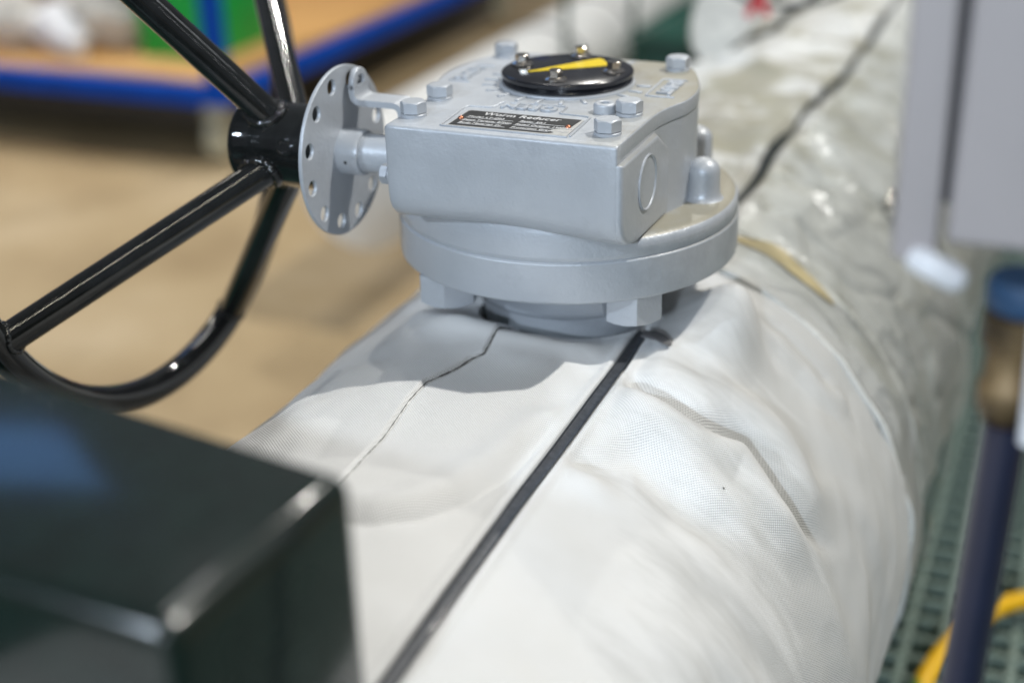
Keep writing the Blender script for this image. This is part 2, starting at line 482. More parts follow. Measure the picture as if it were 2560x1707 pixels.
# worm housing: rounded profile in (v, z) extruded along u; its front is one skin up to the cover's top edge
low = [(-0.1380, 0.078), (-0.1378, 0.0715), (-0.1368, 0.0660), (-0.1345, 0.0612), (-0.1305, 0.0572), (-0.1250, 0.0540), (-0.1180, 0.0515), (-0.1080, 0.0495), (-0.0950, 0.0485), (-0.0350, 0.0470), (-0.0350, 0.090)]
profA = [(-0.0620, 0.1193), (-0.1350, 0.1193)] + arcp(-0.1354, 0.1167, 0.0026, 90, 180, 4) + [(-0.1380, 0.100)] + low
profB = [(-0.0620, 0.1072), (-0.1365, 0.1072)] + arcp(-0.1368, 0.1060, 0.0012, 90, 180, 4) + [(-0.1380, 0.095)] + low
def extr_u(bm, prof, us):
    rings = []
    pc = Vector((-0.085, 0.080))
    for (u, ins) in us:
        ring = []
        drop = 0.0032 * max(0.0, min(1.0, (u - 0.02) / 0.06)) - 0.0012 * math.exp(-((u - 0.0) / 0.03) ** 2)
        for (v, z) in prof:
            d = Vector((v, z)) - pc; L = d.length
            q = pc + d * max(0.3 * L, L - ins) / L
            if z < 0.075: q.y -= drop
            ring.append(bm.verts.new((u, q.x, q.y)))
        rings.append(ring)
    n = len(prof)
    for A, B in zip(rings[:-1], rings[1:]):
        for i in range(n): bm.faces.new((A[i], A[(i + 1) % n], B[(i + 1) % n], B[i]))
    bm.faces.new(rings[0]); bm.faces.new(rings[-1][::-1])
lefts = [(-0.0770, 0.0052), (-0.0766, 0.0026), (-0.0755, 0.0010), (-0.0738, 0.0)]
extr_u(bm, profA, lefts + [(-0.0738 + 0.156 * i / 24, 0.0) for i in range(1, 24)] + [(0.0822, 0.0), (0.0832, 0.0005), (0.0837, 0.0014)])
extr_u(bm, profB, [(0.060, 0.0003), (0.0700, 0.0003), (0.0780, 0.0003), (0.0838, 0.0003), (0.0852, 0.0006), (0.0864, 0.0016), (0.0871, 0.0030), (0.0873, 0.0050)])
# skirt that carries the flange's curve up to the worm housing at the front
lathe(bm, [(0.1180, 0.0325), (0.12445, 0.0335), (0.12450, 0.0420), (0.1242, 0.0480), (0.1234, 0.0540), (0.1218, 0.0595), (0.1190, 0.0640), (0.1100, 0.0660)], 64, None, R(-131), R(-48))
housing = obj('housing', bm, M['paint_brown_top'], gb, 38)

# flange of two stacked rings with a groove between them
bm = bmesh.new()
pr = [(0.0, 0.0), (0.120, 0.0)] + arcp(0.1225, 0.0025, 0.0025, -90, 0, 3) + [(0.1250, 0.0285)] + arcp(0.1238, 0.0285, 0.0012, 0, 70, 2) + [(0.1236, 0.0302), (0.1243, 0.0312), (0.1243, 0.0375)] + arcp(0.1173, 0.0375, 0.0070, 0, 90, 7) + [(0.06, 0.0445), (0.0, 0.0445)]
lathe(bm, pr, 160)
flange = obj('flange', bm, M['paint_brown_top'], gb, 40)

# neck into the jacket
bm = bmesh.new()
lathe(bm, [(0.0, 0.004), (0.0715, 0.004), (0.0715, -0.030)] + arcp(0.0655, -0.030, 0.006, 0, -70, 3) + [(0.058, -0.075), (0.0, -0.075)], 96)
neck = obj('neck', bm, M['paint'], gb, 40)

# domed bosses on the flange beside the case
for (bu, bv, rad, top) in ((0.1014, 0.0010, 0.0120, 0.0740), (0.0770, 0.0725, 0.0115, 0.0755), (-0.1000, 0.020, 0.012, 0.078)):
    bm = bmesh.new()
    lathe(bm, [(rad + 0.004, 0.0438), (rad + 0.0016, 0.0455), (rad + 0.0004, 0.0490), (rad, 0.055), (rad * 0.985, top - rad * 0.85)] + [(rad * 0.985 * math.cos(R(a)), top - rad * 0.85 + rad * 0.85 * math.sin(R(a))) for a in (15, 30, 45, 60, 75)] + [(0, top)], 40)
    obj('boss', bm, M['paint_brown_top'], gb, 50, loc=(bu, bv, 0))

# hex bolts with washers on the cover
def hex_bolt_mesh(af, h, wr, wt, flat=False):
    bm = bmesh.new()
    lathe(bm, [(0, 0), (wr, 0), (wr, wt * 0.8), (wr - wt * 0.2, wt), (0, wt)], 28)
    return bm
def hexagon(bm, af, z0, z1, ch=0.12):
    rc = af / math.sqrt(3)
    bmesh.ops.create_circle
    def ring(r, z, a0=0): return [bm.verts.new((r * math.cos(R(60 * k + a0)), r * math.sin(R(60 * k + a0)), z)) for k in range(6)]
    # chamfered top: corner ring a bit lower than the flats
    lo = ring(rc, z0); n = 24
    def prim(zc_fun):
        out = []
        for i in range(n):
            a = 2 * math.pi * i / n
            k = (a + math.pi / 6) % (math.pi / 3) - math.pi / 6
            k2 = (a % (math.pi / 3)) - math.pi / 6
            r = (af / 2) / math.cos(k2)
            out.append(bm.verts.new((r * math.cos(a), r * math.sin(a), zc_fun(r))))
        return out
    bmesh.ops.delete(bm, geom=lo, context='VERTS')
    A = prim(lambda r: z0)
    B = prim(lambda r: z1 - (r - af / 2) * 0.55 - 0.0004)
    Cc = [bm.verts.new((af / 2 * 0.93 * math.cos(2 * math.pi * i / n), af / 2 * 0.93 * math.sin(2 * math.pi * i / n), z1)) for i in range(n)]
    for P, Q in ((A, B), (B, Cc)):
        for i in range(n): bm.faces.new((P[i], P[(i + 1) % n], Q[(i + 1) % n], Q[i]))
    bm.faces.new(Cc); bm.faces.new(A[::-1])
bolt_proto = None
for i, (u, v, a) in enumerate([(-0.0690, -0.0668, 25), (-0.0668, -0.1122, 12), (0.0692, -0.1138, 4), (0.0680, -0.0664, 16), (0.0640, 0.0600, 20), (-0.0745, 0.0655, 34)]):
    if bolt_proto is None:
        bm = bmesh.new(); lathe(bm, [(0, 0), (0.0088, 0), (0.0088, 0.0014), (0.0083, 0.0019), (0.0066, 0.0019), (0.0066, 0.0026), (0, 0.0026)], 32)
        w = obj('washer', bm, M['bolt'], None, 40)
        bm = bmesh.new(); hexagon(bm, 0.0156, 0.0024, 0.0100)
        b = obj('bolt', bm, M['bolt'], gb, 20); w.parent = b; bolt_proto = b
    else:
        b = copy_tree(bolt_proto, gb)
    b.location = (u, v, ZT); b.rotation_euler = (0, 0, R(a))

# filler plug
bm = bmesh.new()
lathe(bm, [(0.0075, 0), (0.0075, 0.0050)] + arcp(0.0060, 0.0050, 0.0015, 0, 90, 3) + [(0.0034, 0.0065), (0.0030, 0.0062), (0.0030, 0.0030), (0, 0.0030)], 32)
obj('plug', bm, M['bolt'], gb, 40, loc=(0.0508, -0.0660, ZT))

# indicator: low boss, black plate in two layers, yellow pointer, four bright screws
bm = bmesh.new(); lathe(bm, [(0.0485, -0.001), (0.0485, 0.0007)] + arcp(0.0475, 0.0007, 0.001, 0, 90, 2) + [(0.040, 0.0017), (0.0, 0.0017)], 96)
obj('indicator_seat', bm, M['paint'], gb, 40, loc=(0, 0, ZT))
ind = thing_part = None
bm = bmesh.new()
lathe(bm, [(0, 0.0012), (0.0448, 0.0012), (0.0462, 0.0018), (0.0466, 0.0030), (0.0455, 0.0042), (0.0450, 0.0048), (0.0462, 0.0056), (0.0471, 0.0066), (0.0471, 0.0086), (0.0466, 0.0094), (0.0455, 0.0100), (0.02, 0.0100), (0, 0.0100)], 128)
ind = obj('indicator_plate', bm, M['blackplate'], gb, 30, loc=(0, 0, ZT))
arrow = [(-0.0245, -0.0165), (-0.0205, -0.0115), (-0.0100, 0.0045), (0.0030, 0.0240), (0.0118, 0.0360), (0.0160, 0.0325), (0.0200, 0.0265), (0.0225, 0.0215), (0.0245, 0.0180), (0.0240, 0.0165), (0.008, 0.0045), (-0.010, -0.0080), (-0.0215, -0.0165)]
me = curve_mesh('pointer', [arrow], 0.00012); o = link('pointer', me, M['yellow'], ind); o.location = (0, 0, 0.01014)
sc0 = None
for (u, v) in ((-0.0352, 0.0015), (-0.0028, 0.0372), (0.0345, 0.0005), (0.0042, -0.0345)):
    if sc0 is None:
        bm = bmesh.new(); lathe(bm, [(0.0078, 0), (0.0080, 0.0005), (0.0075, 0.0014), (0.0055, 0.0026), (0.0046, 0.0029), (0, 0.0029)], 32)
        hexagon(bm, 0.0088, 0.0024, 0.0078)
        sc0 = obj('screw', bm, M['steel'], ind, 25); s = sc0
    else: s = copy_tree(sc0, ind)
    s.location = (u, v, 0.0101); s.rotation_euler = (0, 0, random.uniform(0, 1))

# raised scale ticks round the plate
tk0 = None
for i, a in enumerate([-186, -171, -156, -140, -122, -105, -90, -74, -58, -26, -11.5, 5, 70]):
    if tk0 is None:
        bm = bmesh.new(); box(bm, (0, 0, 0), (0.0105, 0.0030, 0.0012), 0.0005)
        tk0 = obj('tick', bm, M['paint'], gb, 50); t_ = tk0
    else: t_ = copy_tree(tk0, gb)
    rr = 0.0555 if i < 12 else 0.072
    t_.location = (rr * math.cos(R(a)), rr * math.sin(R(a)), ZT + 0.0005); t_.rotation_euler = (0, 0, R(a))

def raised_frame(name, pts, wid=0.0014, h=0.0011):
    bm = bmesh.new()
    tube(bm, [(a, b, ZT + 0.0002) for a, b in pts], wid * 0.62, 8, closed=False)
    return obj(name, bm, M['paint'], gb, 60)
# frame that carries OPEN and the name plate
fr = [(0.0480, -0.1300), (-0.0385, -0.1300), (-0.0395, -0.1285), (-0.0425, -0.0865), (-0.0415, -0.0815), (-0.0385, -0.0800), (-0.0258, -0.0795), (-0.0238, -0.0780), (-0.0228, -0.0665), (-0.0208, -0.0645), (0.0215, -0.0630), (0.0235, -0.0650), (0.0243, -0.0790), (0.0262, -0.0805), (0.0440, -0.0815), (0.0468, -0.0840), (0.0492, -0.1280)]
raised_frame('name_frame', fr)
def T2(u, v, ang, z=ZT): return Matrix.Translation((u, v, z)) @ Matrix.Rotation(R(ang), 4, 'Z')
def letters(name, s, size, ang, u, v, mat, parent, ext=0.0011, z=ZT + 0.0004, bevel=0.0002, spacing=1.05, align='CENTER', off=0.0, sx=1.0):
    me = text_mesh(name, s, size, ext, T2(u, v, ang, z) @ Matrix.Diagonal((sx, 1, 1, 1)), bevel, align, spacing, offset=off)
    return link(name, me, mat, parent)
letters('raised_word', 'OPEN', 0.0145, 180, 0.0005, -0.0730, M['paint'], gb, off=0.0003, sx=1.02)
letters('raised_word', 'SHUT', 0.0145, -90, 0.0740, 0.0045, M['paint'], gb, off=0.0003, sx=1.02)
letters('raised_word', 'SHUT', 0.0145, 90, -0.0770, 0.0045, M['paint'], gb, off=0.0003, sx=1.02)
raised_frame('word_frame', [(0.0842, -0.0185), (0.0650, -0.0195), (0.0640, -0.0180), (0.0625, 0.0265), (0.0640, 0.0285), (0.0790, 0.0285), (0.0802, 0.0270)])
raised_frame('word_frame', [(-0.0690, 0.0285), (-0.0850, 0.0285), (-0.0862, 0.0270), (-0.0840, -0.0180), (-0.0825, -0.0195), (-0.0680, -0.0195)])

# name plate
npl = [(-0.0355, -0.1285), (0.0470, -0.1285), (0.0455, -0.0925), (0.0440, -0.0910), (-0.0345, -0.0910), (-0.0362, -0.0925)]
me = curve_mesh('name_plate', [npl], 0.0003); plate = link('name_plate', me, M['bare'], gb); plate.location = (0, 0, ZT + 0.0004)
blk = [(-0.0345, -0.1272), (0.030, -0.1272), (0.0345, -0.1262), (0.0365, -0.1240), (0.0335, -0.1222), (0.0352, -0.1205), (0.0325, -0.1185), (0.0350, -0.1165), (0.0365, -0.1140), (0.0405, -0.1110), (0.0432, -0.1085), (0.0440, -0.0920), (-0.0335, -0.0920), (-0.0352, -0.0935)]
me = curve_mesh('black_print', [blk], 0.00008); o = link('black_print', me, M['label'], plate); o.location = (0, 0, 0.0004)
zl = 0.00054
def ptext(s, size, u, v, align='LEFT', sx=1.0, shear=0.0, off=0.0):
    me = text_mesh('lettering', s, size, 0.00004, T2(u, v, 0, zl) @ Matrix.Diagonal((sx, 1, 1, 1)), 0, align, 1.05, shear, off)
    return link('lettering', me, M['white'], plate)
ptext('Worm Reducer', 0.0082, 0.0045, -0.0975, 'CENTER', 0.98, 0.12, 0.0001)
for s, u, v in (('Model: LT-Q03', -0.0298, -0.1062), ('Input Torque: 87Nm', -0.0302, -0.1138), ('Body Material: DI', -0.0300, -0.1208), ('Ratio: 50:1', 0.0072, -0.1068), ('Rated Output: 1300Nm', 0.0068, -0.1142), ('Protection Grade: IP67', 0.0068, -0.1214)):
    ptext(s, 0.0045, u, v, 'LEFT', 0.86, 0.1, 0.00006)
bm = bmesh.new()
for (u0, u1, v) in ((-0.0302, 0.0030, -0.1088), (-0.0304, 0.0032, -0.1162), (-0.0302, 0.0030, -0.1233), (0.0070, 0.0400, -0.1094), (0.0066, 0.0345, -0.1168), (0.0066, 0.0330, -0.1239)):
    box(bm, ((u0 + u1) / 2, v, zl), (u1 - u0, 0.00045, 0.00008))
obj('ruled_lines', bm, M['white'], plate)
rv = None
for (u, v) in ((-0.0328, -0.1115), (0.0415, -0.1105)):
    if rv is None:
        bm = bmesh.new(); lathe(bm, [(0.0021 * math.cos(R(a)), 0.0016 * math.sin(R(a))) for a in (0, 20, 45, 70)] + [(0, 0.0016)], 16)
        rv = obj('rivet', bm, M['copper'], plate, 60); q = rv
    else: q = copy_tree(rv, plate)
    q.location = (u, v, 0.0004)

# end cap ring on the right-hand face of the worm housing
bm = bmesh.new()
lathe(bm, [(0.0186, -0.001), (0.0186, 0.0010), (0.0180, 0.0014), (0.0172, 0.0010), (0.0170, 0.0004), (0.0, 0.0004)], 64, AXU((0.0872, AX_V, AX_Z)))
obj('end_cap', bm, M['paint'], gb, 50)

# input shaft, its collar and stop screw
bm = bmesh.new(); lathe(bm, [(0.0135, -0.120), (0.0135, -0.077)], 48, AXU((0, AX_V, AX_Z)))
lathe(bm, [(0.0, -0.1395), (0.0160, -0.1395), (0.0163, -0.134), (0.0163, -0.1205), (0.0156, -0.1185), (0.0136, -0.1180)], 48, AXU((0, AX_V, AX_Z)))
lathe(bm, [(0.0175, -0.0800), (0.0190, -0.0760)], 48, AXU((0, AX_V, AX_Z)))
shaft = obj('input_shaft', bm, M['paint'], gb, 40)
bm = bmesh.new(); lathe(bm, [(0.0, 0.0), (0.0013, 0.0)], 12, frame((-0.127, AX_V - 0.0159, AX_Z - 0.0035), (0, -1, -0.2)))
o = obj('pin_hole', bm, M['hole'], shaft)
bm = bmesh.new()
lathe(bm, [(0, 0.0), (0.0072, 0.0), (0.0078, 0.002), (0.0078, 0.0055), (0.0060, 0.0068), (0, 0.0068)], 24)
hexagon(bm, 0.0125, 0.0068, 0.0125)
bmesh.ops.transform(bm, matrix=frame((-0.0765, -0.1195, 0.0795), (-1, 0, -0.0)), verts=bm.verts)
obj('stop_screw', bm, M['bolt'], gb, 25)

# cranked locking bracket: eye tab with a hole, arm, foot
def circ(cx, cy, r, n=40): return [(cx + r * math.cos(2 * math.pi * i / n), cy + r * math.sin(2 * math.pi * i / n)) for i in range(n)]
def bracket():
    bm = bmesh.new()
    w0, w1, th = -0.0820, -0.0605, 0.0044
    line = [(-0.1300, 0.1270), (-0.1300, 0.1215)] + [(-0.1240 + 0.006 * math.cos(R(a)), 0.1212 + 0.006 * math.sin(R(a))) for a in (195, 215, 235, 255)] + [(-0.1220, 0.1152), (-0.0985, 0.1152)] + [(-0.0985 + 0.006 * math.cos(R(a)), 0.1092 + 0.006 * math.sin(R(a))) for a in (75, 50, 25, 5)] + [(-0.0925, 0.1070), (-0.0925, 0.0880)]
    pts = [Vector((a, b)) for a, b in line]
    rings = []
    for i, p in enumerate(pts):
        t = (pts[min(i + 1, len(pts) - 1)] - pts[max(i - 1, 0)]).normalized(); n = Vector((-t.y, t.x)) * th / 2
        rings.append([bm.verts.new((q.x, v, q.y)) for q, v in ((p + n, w0), (p + n, w1), (p - n, w1), (p - n, w0))])
    for A, B in zip(rings[:-1], rings[1:]):
        for k in range(4): bm.faces.new((A[k], A[(k + 1) % 4], B[(k + 1) % 4], B[k]))
    bm.faces.new(rings[-1])
    es = [e for e in bm.edges if len(e.link_faces) == 2 and e.calc_face_angle(0) > R(50)]
    bmesh.ops.bevel(bm, geom=es, offset=0.0010, segments=2, affect='EDGES')
    box(bm, (-0.086, -0.0712, 0.092), (0.0145, 0.020, 0.010), 0.002)
    vc, zc, rad = -0.07125, 0.1270, 0.01075
    lp = [(w0, 0.1240)] + [(w1, 0.1240)] + [(vc + rad * math.cos(R(a)), zc + rad * math.sin(R(a))) for a in range(0, 181, 9)]
    tab = curve_mesh('tab', [lp, circ(vc, zc + 0.001, 0.0046, 28)], th / 2 - 0.0010, 0.0010, 2)
    tab.transform(Matrix(((0, 0, 1, -0.1300), (1, 0, 0, 0), (0, 1, 0, 0), (0, 0, 0, 1))))
    bm.from_mesh(tab); bpy.data.meshes.remove(tab)
    return bm
br = obj('locking_bracket', bracket(), M['paint'], gb, 40)

# nuts of the mounting studs under the flange
nut = None
for (u, v, a) in ((0.0735, -0.0725, -3), (-0.0585, -0.0870, -14), (-0.079, 0.062, 10), (0.079, 0.062, 40)):
    if nut is None:
        bm = bmesh.new(); hexagon(bm, 0.0378, 0.0, 0.0222)
        bmesh.ops.transform(bm, matrix=Matrix.Rotation(math.pi, 4, 'X'), verts=bm.verts)
        nut = obj('nut', bm, M['bolt'], gb, 20); q = nut
    else: q = copy_tree(nut, gb)
    q.location = (u, v, 0.0008); q.rotation_euler = (0, 0, R(a))

# ---------------------------------------------------------------- locking disc (grey plate with a ring of holes)
ld = thing('locking_disc', 'grey round plate with a ring of holes, between black handwheel and gearbox', 'disc', (-0.1365, AX_V, AX_Z))
holes = [circ(0.0500 * math.cos(R(15 + 30 * k)), 0.0500 * math.sin(R(15 + 30 * k)), 0.0053, 28) for k in range(12)]
me = curve_mesh('plate', [circ(0, 0, 0.0600, 120)] + holes, 0.0009, 0.0006, 2)
# local x,y -> v,z ; normal -> u
me.transform(Matrix(((0, 0, 1, 0), (1, 0, 0, 0), (0, 1, 0, 0), (0, 0, 0, 1))))
shade(me, 40)
link('plate', me, M['paint'], ld)

# ---------------------------------------------------------------- handwheel
hw = thing('handwheel', 'glossy black tubular handwheel with welded spokes, left of the grey gearbox', 'handwheel', (-0.17, AX_V, AX_Z))
UR, RR = -0.312 + 0.17, 0.2065
bm = bmesh.new()
lathe(bm, [(0.0, -0.0425), (0.0265, -0.0425), (0.0280, -0.0440), (0.0302, -0.0436), (0.0308, -0.0410), (0.0303, -0.0385), (0.0299, -0.025), (0.0301, 0.0), (0.0299, 0.0310), (0.0, 0.0310)], 72, AXU((0, 0, 0)))
hub = obj('hub', bm, M['black'], hw, 50)
bm = bmesh.new()
fm = frame((0.0030, -0.0288, 0.0078), (0, -1, 0.27))
lathe(bm, [(0.0062, -0.001), (0.0062, 0.0006), (0.0052, 0.0011), (0.0040, 0.0005), (0.0036, -0.0005)], 24, fm)
obj('screw_rim', bm, M['black'], hub, 60)
bm = bmesh.new(); lathe(bm, [(0.0038, 0.0001), (0.0, 0.0001)], 16, fm); obj('screw_hole', bm, M['hole'], hub)
# rim
bm = bmesh.new()
pts = []
for i in range(160):
    a = 2 * math.pi * i / 160
    rr = RR + 0.0008 * math.sin(3 * a + 1)
    pts.append((UR, rr * math.cos(a), rr * math.sin(a)))
tube(bm, pts, 0.0122, 24, closed=True)
rim = obj('rim', bm, M['black'], hw, 60)
for a in (-150.5, -65, 25, 115.5):
    ar = R(a)
    d = Vector((UR, RR * math.cos(ar), RR * math.sin(ar)))
    L = d.length; dn = d.normalized()
    bm = bmesh.new()
    n = 40
    tube(bm, [d * (0.05 + 0.95 * i / n) for i in range(n + 1)], 0.0110, 24)
    sp = obj('spoke', bm, M['black'], hw, 60)
    # weld beads where the tube meets hub and rim
    x = dn.cross(Vector((1, 0, 0))).normalized(); y = dn.cross(x)
    def bead(f_center, rad0, solver, seed, size=1.0):
        bm = bmesh.new(); rg = random.Random(seed); P = []; RA = []
        for k in range(48):
            t = 2 * math.pi * k / 48
            off = x * math.cos(t) * rad0 + y * math.sin(t) * rad0
            P.append(solver(off)); RA.append(size * 0.0028 + size * 0.0012 * abs(math.sin(k * 1.7 + seed)) + rg.uniform(-.0005, .0005))
        tube(bm, P, RA, 10, closed=True)
        obj('weld_bead', bm, M['black'], sp, 60)
    def hub_hit(off):
        # point of the tube surface line where it leaves the hub cylinder
        lo, hi = 0.0, L
        for _ in range(40):
            mid = (lo + hi) / 2; q = dn * mid + off
            if math.hypot(q.y, q.z) < 0.0302: lo = mid
            else: hi = mid
        q = dn * lo + off
        return q
    def rim_hit(off):
        lo, hi = L * 0.6, L
        for _ in range(40):
            mid = (lo + hi) / 2; q = dn * mid + off
            rad = math.hypot(math.hypot(q.y, q.z) - RR, q.x - UR)
            if rad > 0.0126: lo = mid
            else: hi = mid
        return dn * lo + off
    bead(0, 0.0112, hub_hit, a + 400); bead(0, 0.0108, rim_hit, a + 900, 0.55)

# ---------------------------------------------------------------- valve jacket (white cloth) round the valve and pipe
ZC, RJ = -0.296, 0.262
MAIN = [(0.0791, -0.1072), (0.0937, -0.1181), (0.1037, -0.1238), (0.1198, -0.1227), (0.1351, -0.1222), (0.1495, -0.1175), (0.1638, -0.1054), (0.1759, -0.1035), (0.1945, -0.1091), (0.2157, -0.1187), (0.2404, -0.1208), (0.2647, -0.1058), (0.2884, -0.0821)]
SOFT = [(0.0827, -0.1918), (0.0999, -0.1969), (0.1137, -0.1830), (0.1268, -0.1810), (0.1505, -0.1896), (0.173, -0.1919), (0.1918, -0.1883), (0.225, -0.196)]
DENT = [(0.0830, -0.2382), (0.0923, -0.2264), (0.0998, -0.2068)]
FOLD = [(-0.03, -0.362), (0.013, -0.3598), (0.0277, -0.3524), (0.0389, -0.342), (0.0478, -0.3263), (0.0561, -0.3081), (0.06, -0.2863), (0.0644, -0.2697), (0.0693, -0.2359), (0.0718, -0.2119)]
FOLD2 = [(0.0937, -0.2456), (0.1087, -0.2369), (0.1197, -0.2492)]
SEAM = [(-0.0123, -0.085), (-0.0118, -0.1034), (-0.0105, -0.1223), (-0.0080, -0.1420), (-0.0138, -0.1530), (-0.0188, -0.1694), (-0.0262, -0.1935), (-0.0246, -0.2226), (-0.0186, -0.27), (-0.0145, -0.3105), (-0.012, -0.40), (-0.012, -0.7)]
UPR = [(0.0962, 0.0334), (0.1134, 0.0483), (0.1422, 0.0611), (0.1577, 0.0676), (0.1761, 0.0665), (0.2069, 0.0626)]
MAIN, SOFT, FOLD, UPR = [[(q.x, q.y) for q in smooth_poly([(a, b, 0) for a, b in L_], 5, closed=False)] for L_ in (MAIN, SOFT, FOLD, UPR)]
def sslit(v): return np.interp(v, [-0.8, -0.46, -0.38, -0.28, -0.18, -0.10, -0.05, 0.1], [0.084, 0.0832, 0.0805, 0.0783, 0.0778, 0.0765, 0.0742, 0.0742])

def jacket_h(s, v):
    h = 0.0042 * fbm(s * 10, v * 9, 3, 2) + 0.0008 * fbm(s * 30, v * 26, 9, 2)
    # main tension fold: roll in front of it, sharp valley, plump cloth behind
    d, f = pl_dist(s, v, MAIN)
    w = ss(0.078, 0.100, s) * (1 - ss(0.215, 0.285, s))
    far = np.exp(-(d / 0.09) ** 2)
    h += w * far * (-0.0105 * np.exp(-(d / 0.010) ** 2) - 0.0030 * np.exp(-np.abs(d) / 0.004) + 0.0110 * np.exp(-((d + 0.024) / 0.019) ** 2) + 0.0150 * np.exp(-((d - 0.036) / 0.026) ** 2))
    h += w * 0.0026 * ss(0.0025, -0.0025, d) * np.exp(-np.abs(d) / 0.03)
    d, f = pl_dist(s, v, SOFT)
    w = ss(0.083, 0.112, s) * (1 - ss(0.18, 0.225, s))
    h += w * (0.0070 * np.exp(-((d - 0.020) / 0.020) ** 2) - 0.0070 * np.exp(-((d + 0.010) / 0.018) ** 2))
    h += -0.0055 * np.exp(-((s - 0.094) / 0.014) ** 2 - ((v + 0.222) / 0.013) ** 2) + 0.0045 * np.exp(-((s - 0.105) / 0.016) ** 2 - ((v + 0.242) / 0.014) ** 2)
    d, f = pl_dist(s, v, FOLD); w = ss(-0.03, 0.02, s) * (1 - ss(0.060, 0.072, s))
    h += w * (-0.0042 * np.exp(-np.abs(d) / 0.005) + 0.0055 * np.exp(-((d - 0.016) / 0.013) ** 2))
    d, f = pl_dist(s, v, UPR); h += -0.0045 * np.exp(-(d / 0.009) ** 2) * ss(0.095, 0.12, s) + 0.005 * np.exp(-((d + 0.022) / 0.015) ** 2) * ss(0.09, 0.12, s)
    # plump area beside the right-hand nut
    h += 0.034 * np.exp(-((s - 0.120) / 0.028) ** 2 - ((v - 0.004) / 0.036) ** 2)
    h += -0.006 * np.exp(-((s - 0.095) / 0.016) ** 2 - ((v + 0.075) / 0.02) ** 2)
    # left of the neck and in front of it
    h += 0.006 * np.exp(-((s + 0.055) / 0.035) ** 2 - ((v + 0.105) / 0.03) ** 2)
    h += -0.004 * np.exp(-((s + 0.005) / 0.02) ** 2 - ((v + 0.165) / 0.022) ** 2)
    h += 0.0035 * np.exp(-((s - 0.03) / 0.025) ** 2 - ((v + 0.145) / 0.025) ** 2)
    h += -0.003 * np.exp(-((s - 0.062) / 0.012) ** 2 - ((v + 0.125) / 0.02) ** 2)
    # left-hand small creases under the shadow
    h += 0.0028 * fbm(s * 22 + 5, v * 16 + 2, 21, 2) * ss(-0.03, -0.08, s)
    # creases that follow the girth on the right-hand flank
    h += 0.0030 * fbm(s * 8, v * 19, 33, 2) * ss(0.14, 0.24, s)
    h += 0.0012 * fbm(s * 24 + v * 18, s * 8 - v * 6, 39, 2) * ss(0.10, 0.2, s) * ss(-0.12, -0.05, v)
    # seam: left sheet lies over the right one
    d, f = pl_dist(s, v, SEAM)
    h += 0.0030 * ss(-0.0008, 0.0008, -d) * np.exp(-np.abs(d) / 0.03)
    h += -0.0016 * np.exp(-(d / 0.0011) ** 2)
    # slit for the strap
    e = s - sslit(v)
    h = h * (1 - 0.75 * np.exp(-(e / 0.008) ** 2) * ss(-0.015, -0.040, v))
    w = ss(-0.015, -0.040, v)
    h += w * (-0.0085 * (1 - ss(0.0030, 0.0050, np.abs(e))) + 0.0020 * np.exp(-((np.abs(e) - 0.0072) / 0.0035) ** 2))
    # the cloth sags to the opening round the neck
    rn = np.hypot(s, v)
    h += -0.0125 * np.exp(-((rn - 0.070) / 0.020) ** 2) * (0.35 + 0.65 * ss(0.05, -0.03, v))
    h += 0.0035 * np.exp(-((rn - 0.112) / 0.012) ** 2) * ss(-0.02, -0.08, v) * ss(0.075, 0.04, s)
    return h

def pipe_sheet(name, mat, parent, vs, ss_, rad, hfun, hole=None, hem=True):
    V, S = np.meshgrid(vs, ss_, indexing='ij')
    H = hfun(S, V)
    if hem:
        H = H - 0.010 * ss(vs[-1] - 0.006, vs[-1], V) ** 2
    rr = rad + H; th = S / rad
    X = rr * np.sin(th); Z = ZC + rr * np.cos(th)
    co = np.stack([X, V, Z], -1).reshape(-1, 3)
    nv, ns = V.shape
    i = np.arange(nv * ns).reshape(nv, ns)
    q = np.stack([i[:-1, :-1], i[:-1, 1:], i[1:, 1:], i[1:, :-1]], -1).reshape(-1, 4)
    if hole is not None:
        cx = 0.25 * (S[:-1, :-1] + S[1:, 1:] + S[:-1, 1:] + S[1:, :-1]).reshape(-1); cy = 0.25 * (V[:-1, :-1] + V[1:, 1:] + V[:-1, 1:] + V[1:, :-1]).reshape(-1)
        q = q[~hole(cx, cy)]
    me = bpy.data.meshes.new(name)
    me.vertices.add(len(co)); me.vertices.foreach_set('co', co.ravel())
    me.loops.add(q.size); me.loops.foreach_set('vertex_index', q.ravel())
    me.polygons.add(len(q)); me.polygons.foreach_set('loop_start', np.arange(len(q)) * 4); me.polygons.foreach_set('loop_total', np.full(len(q), 4))
    uv = me.uv_layers.new(name='UVMap')
    uvs = np.stack([S, V], -1).reshape(-1, 2)[q.ravel()]
    uv.data.foreach_set('uv', uvs.ravel())
    me.polygons.foreach_set('use_smooth', np.ones(len(q), bool))
    me.update(); me.validate()
    return link(name, me, mat, parent)

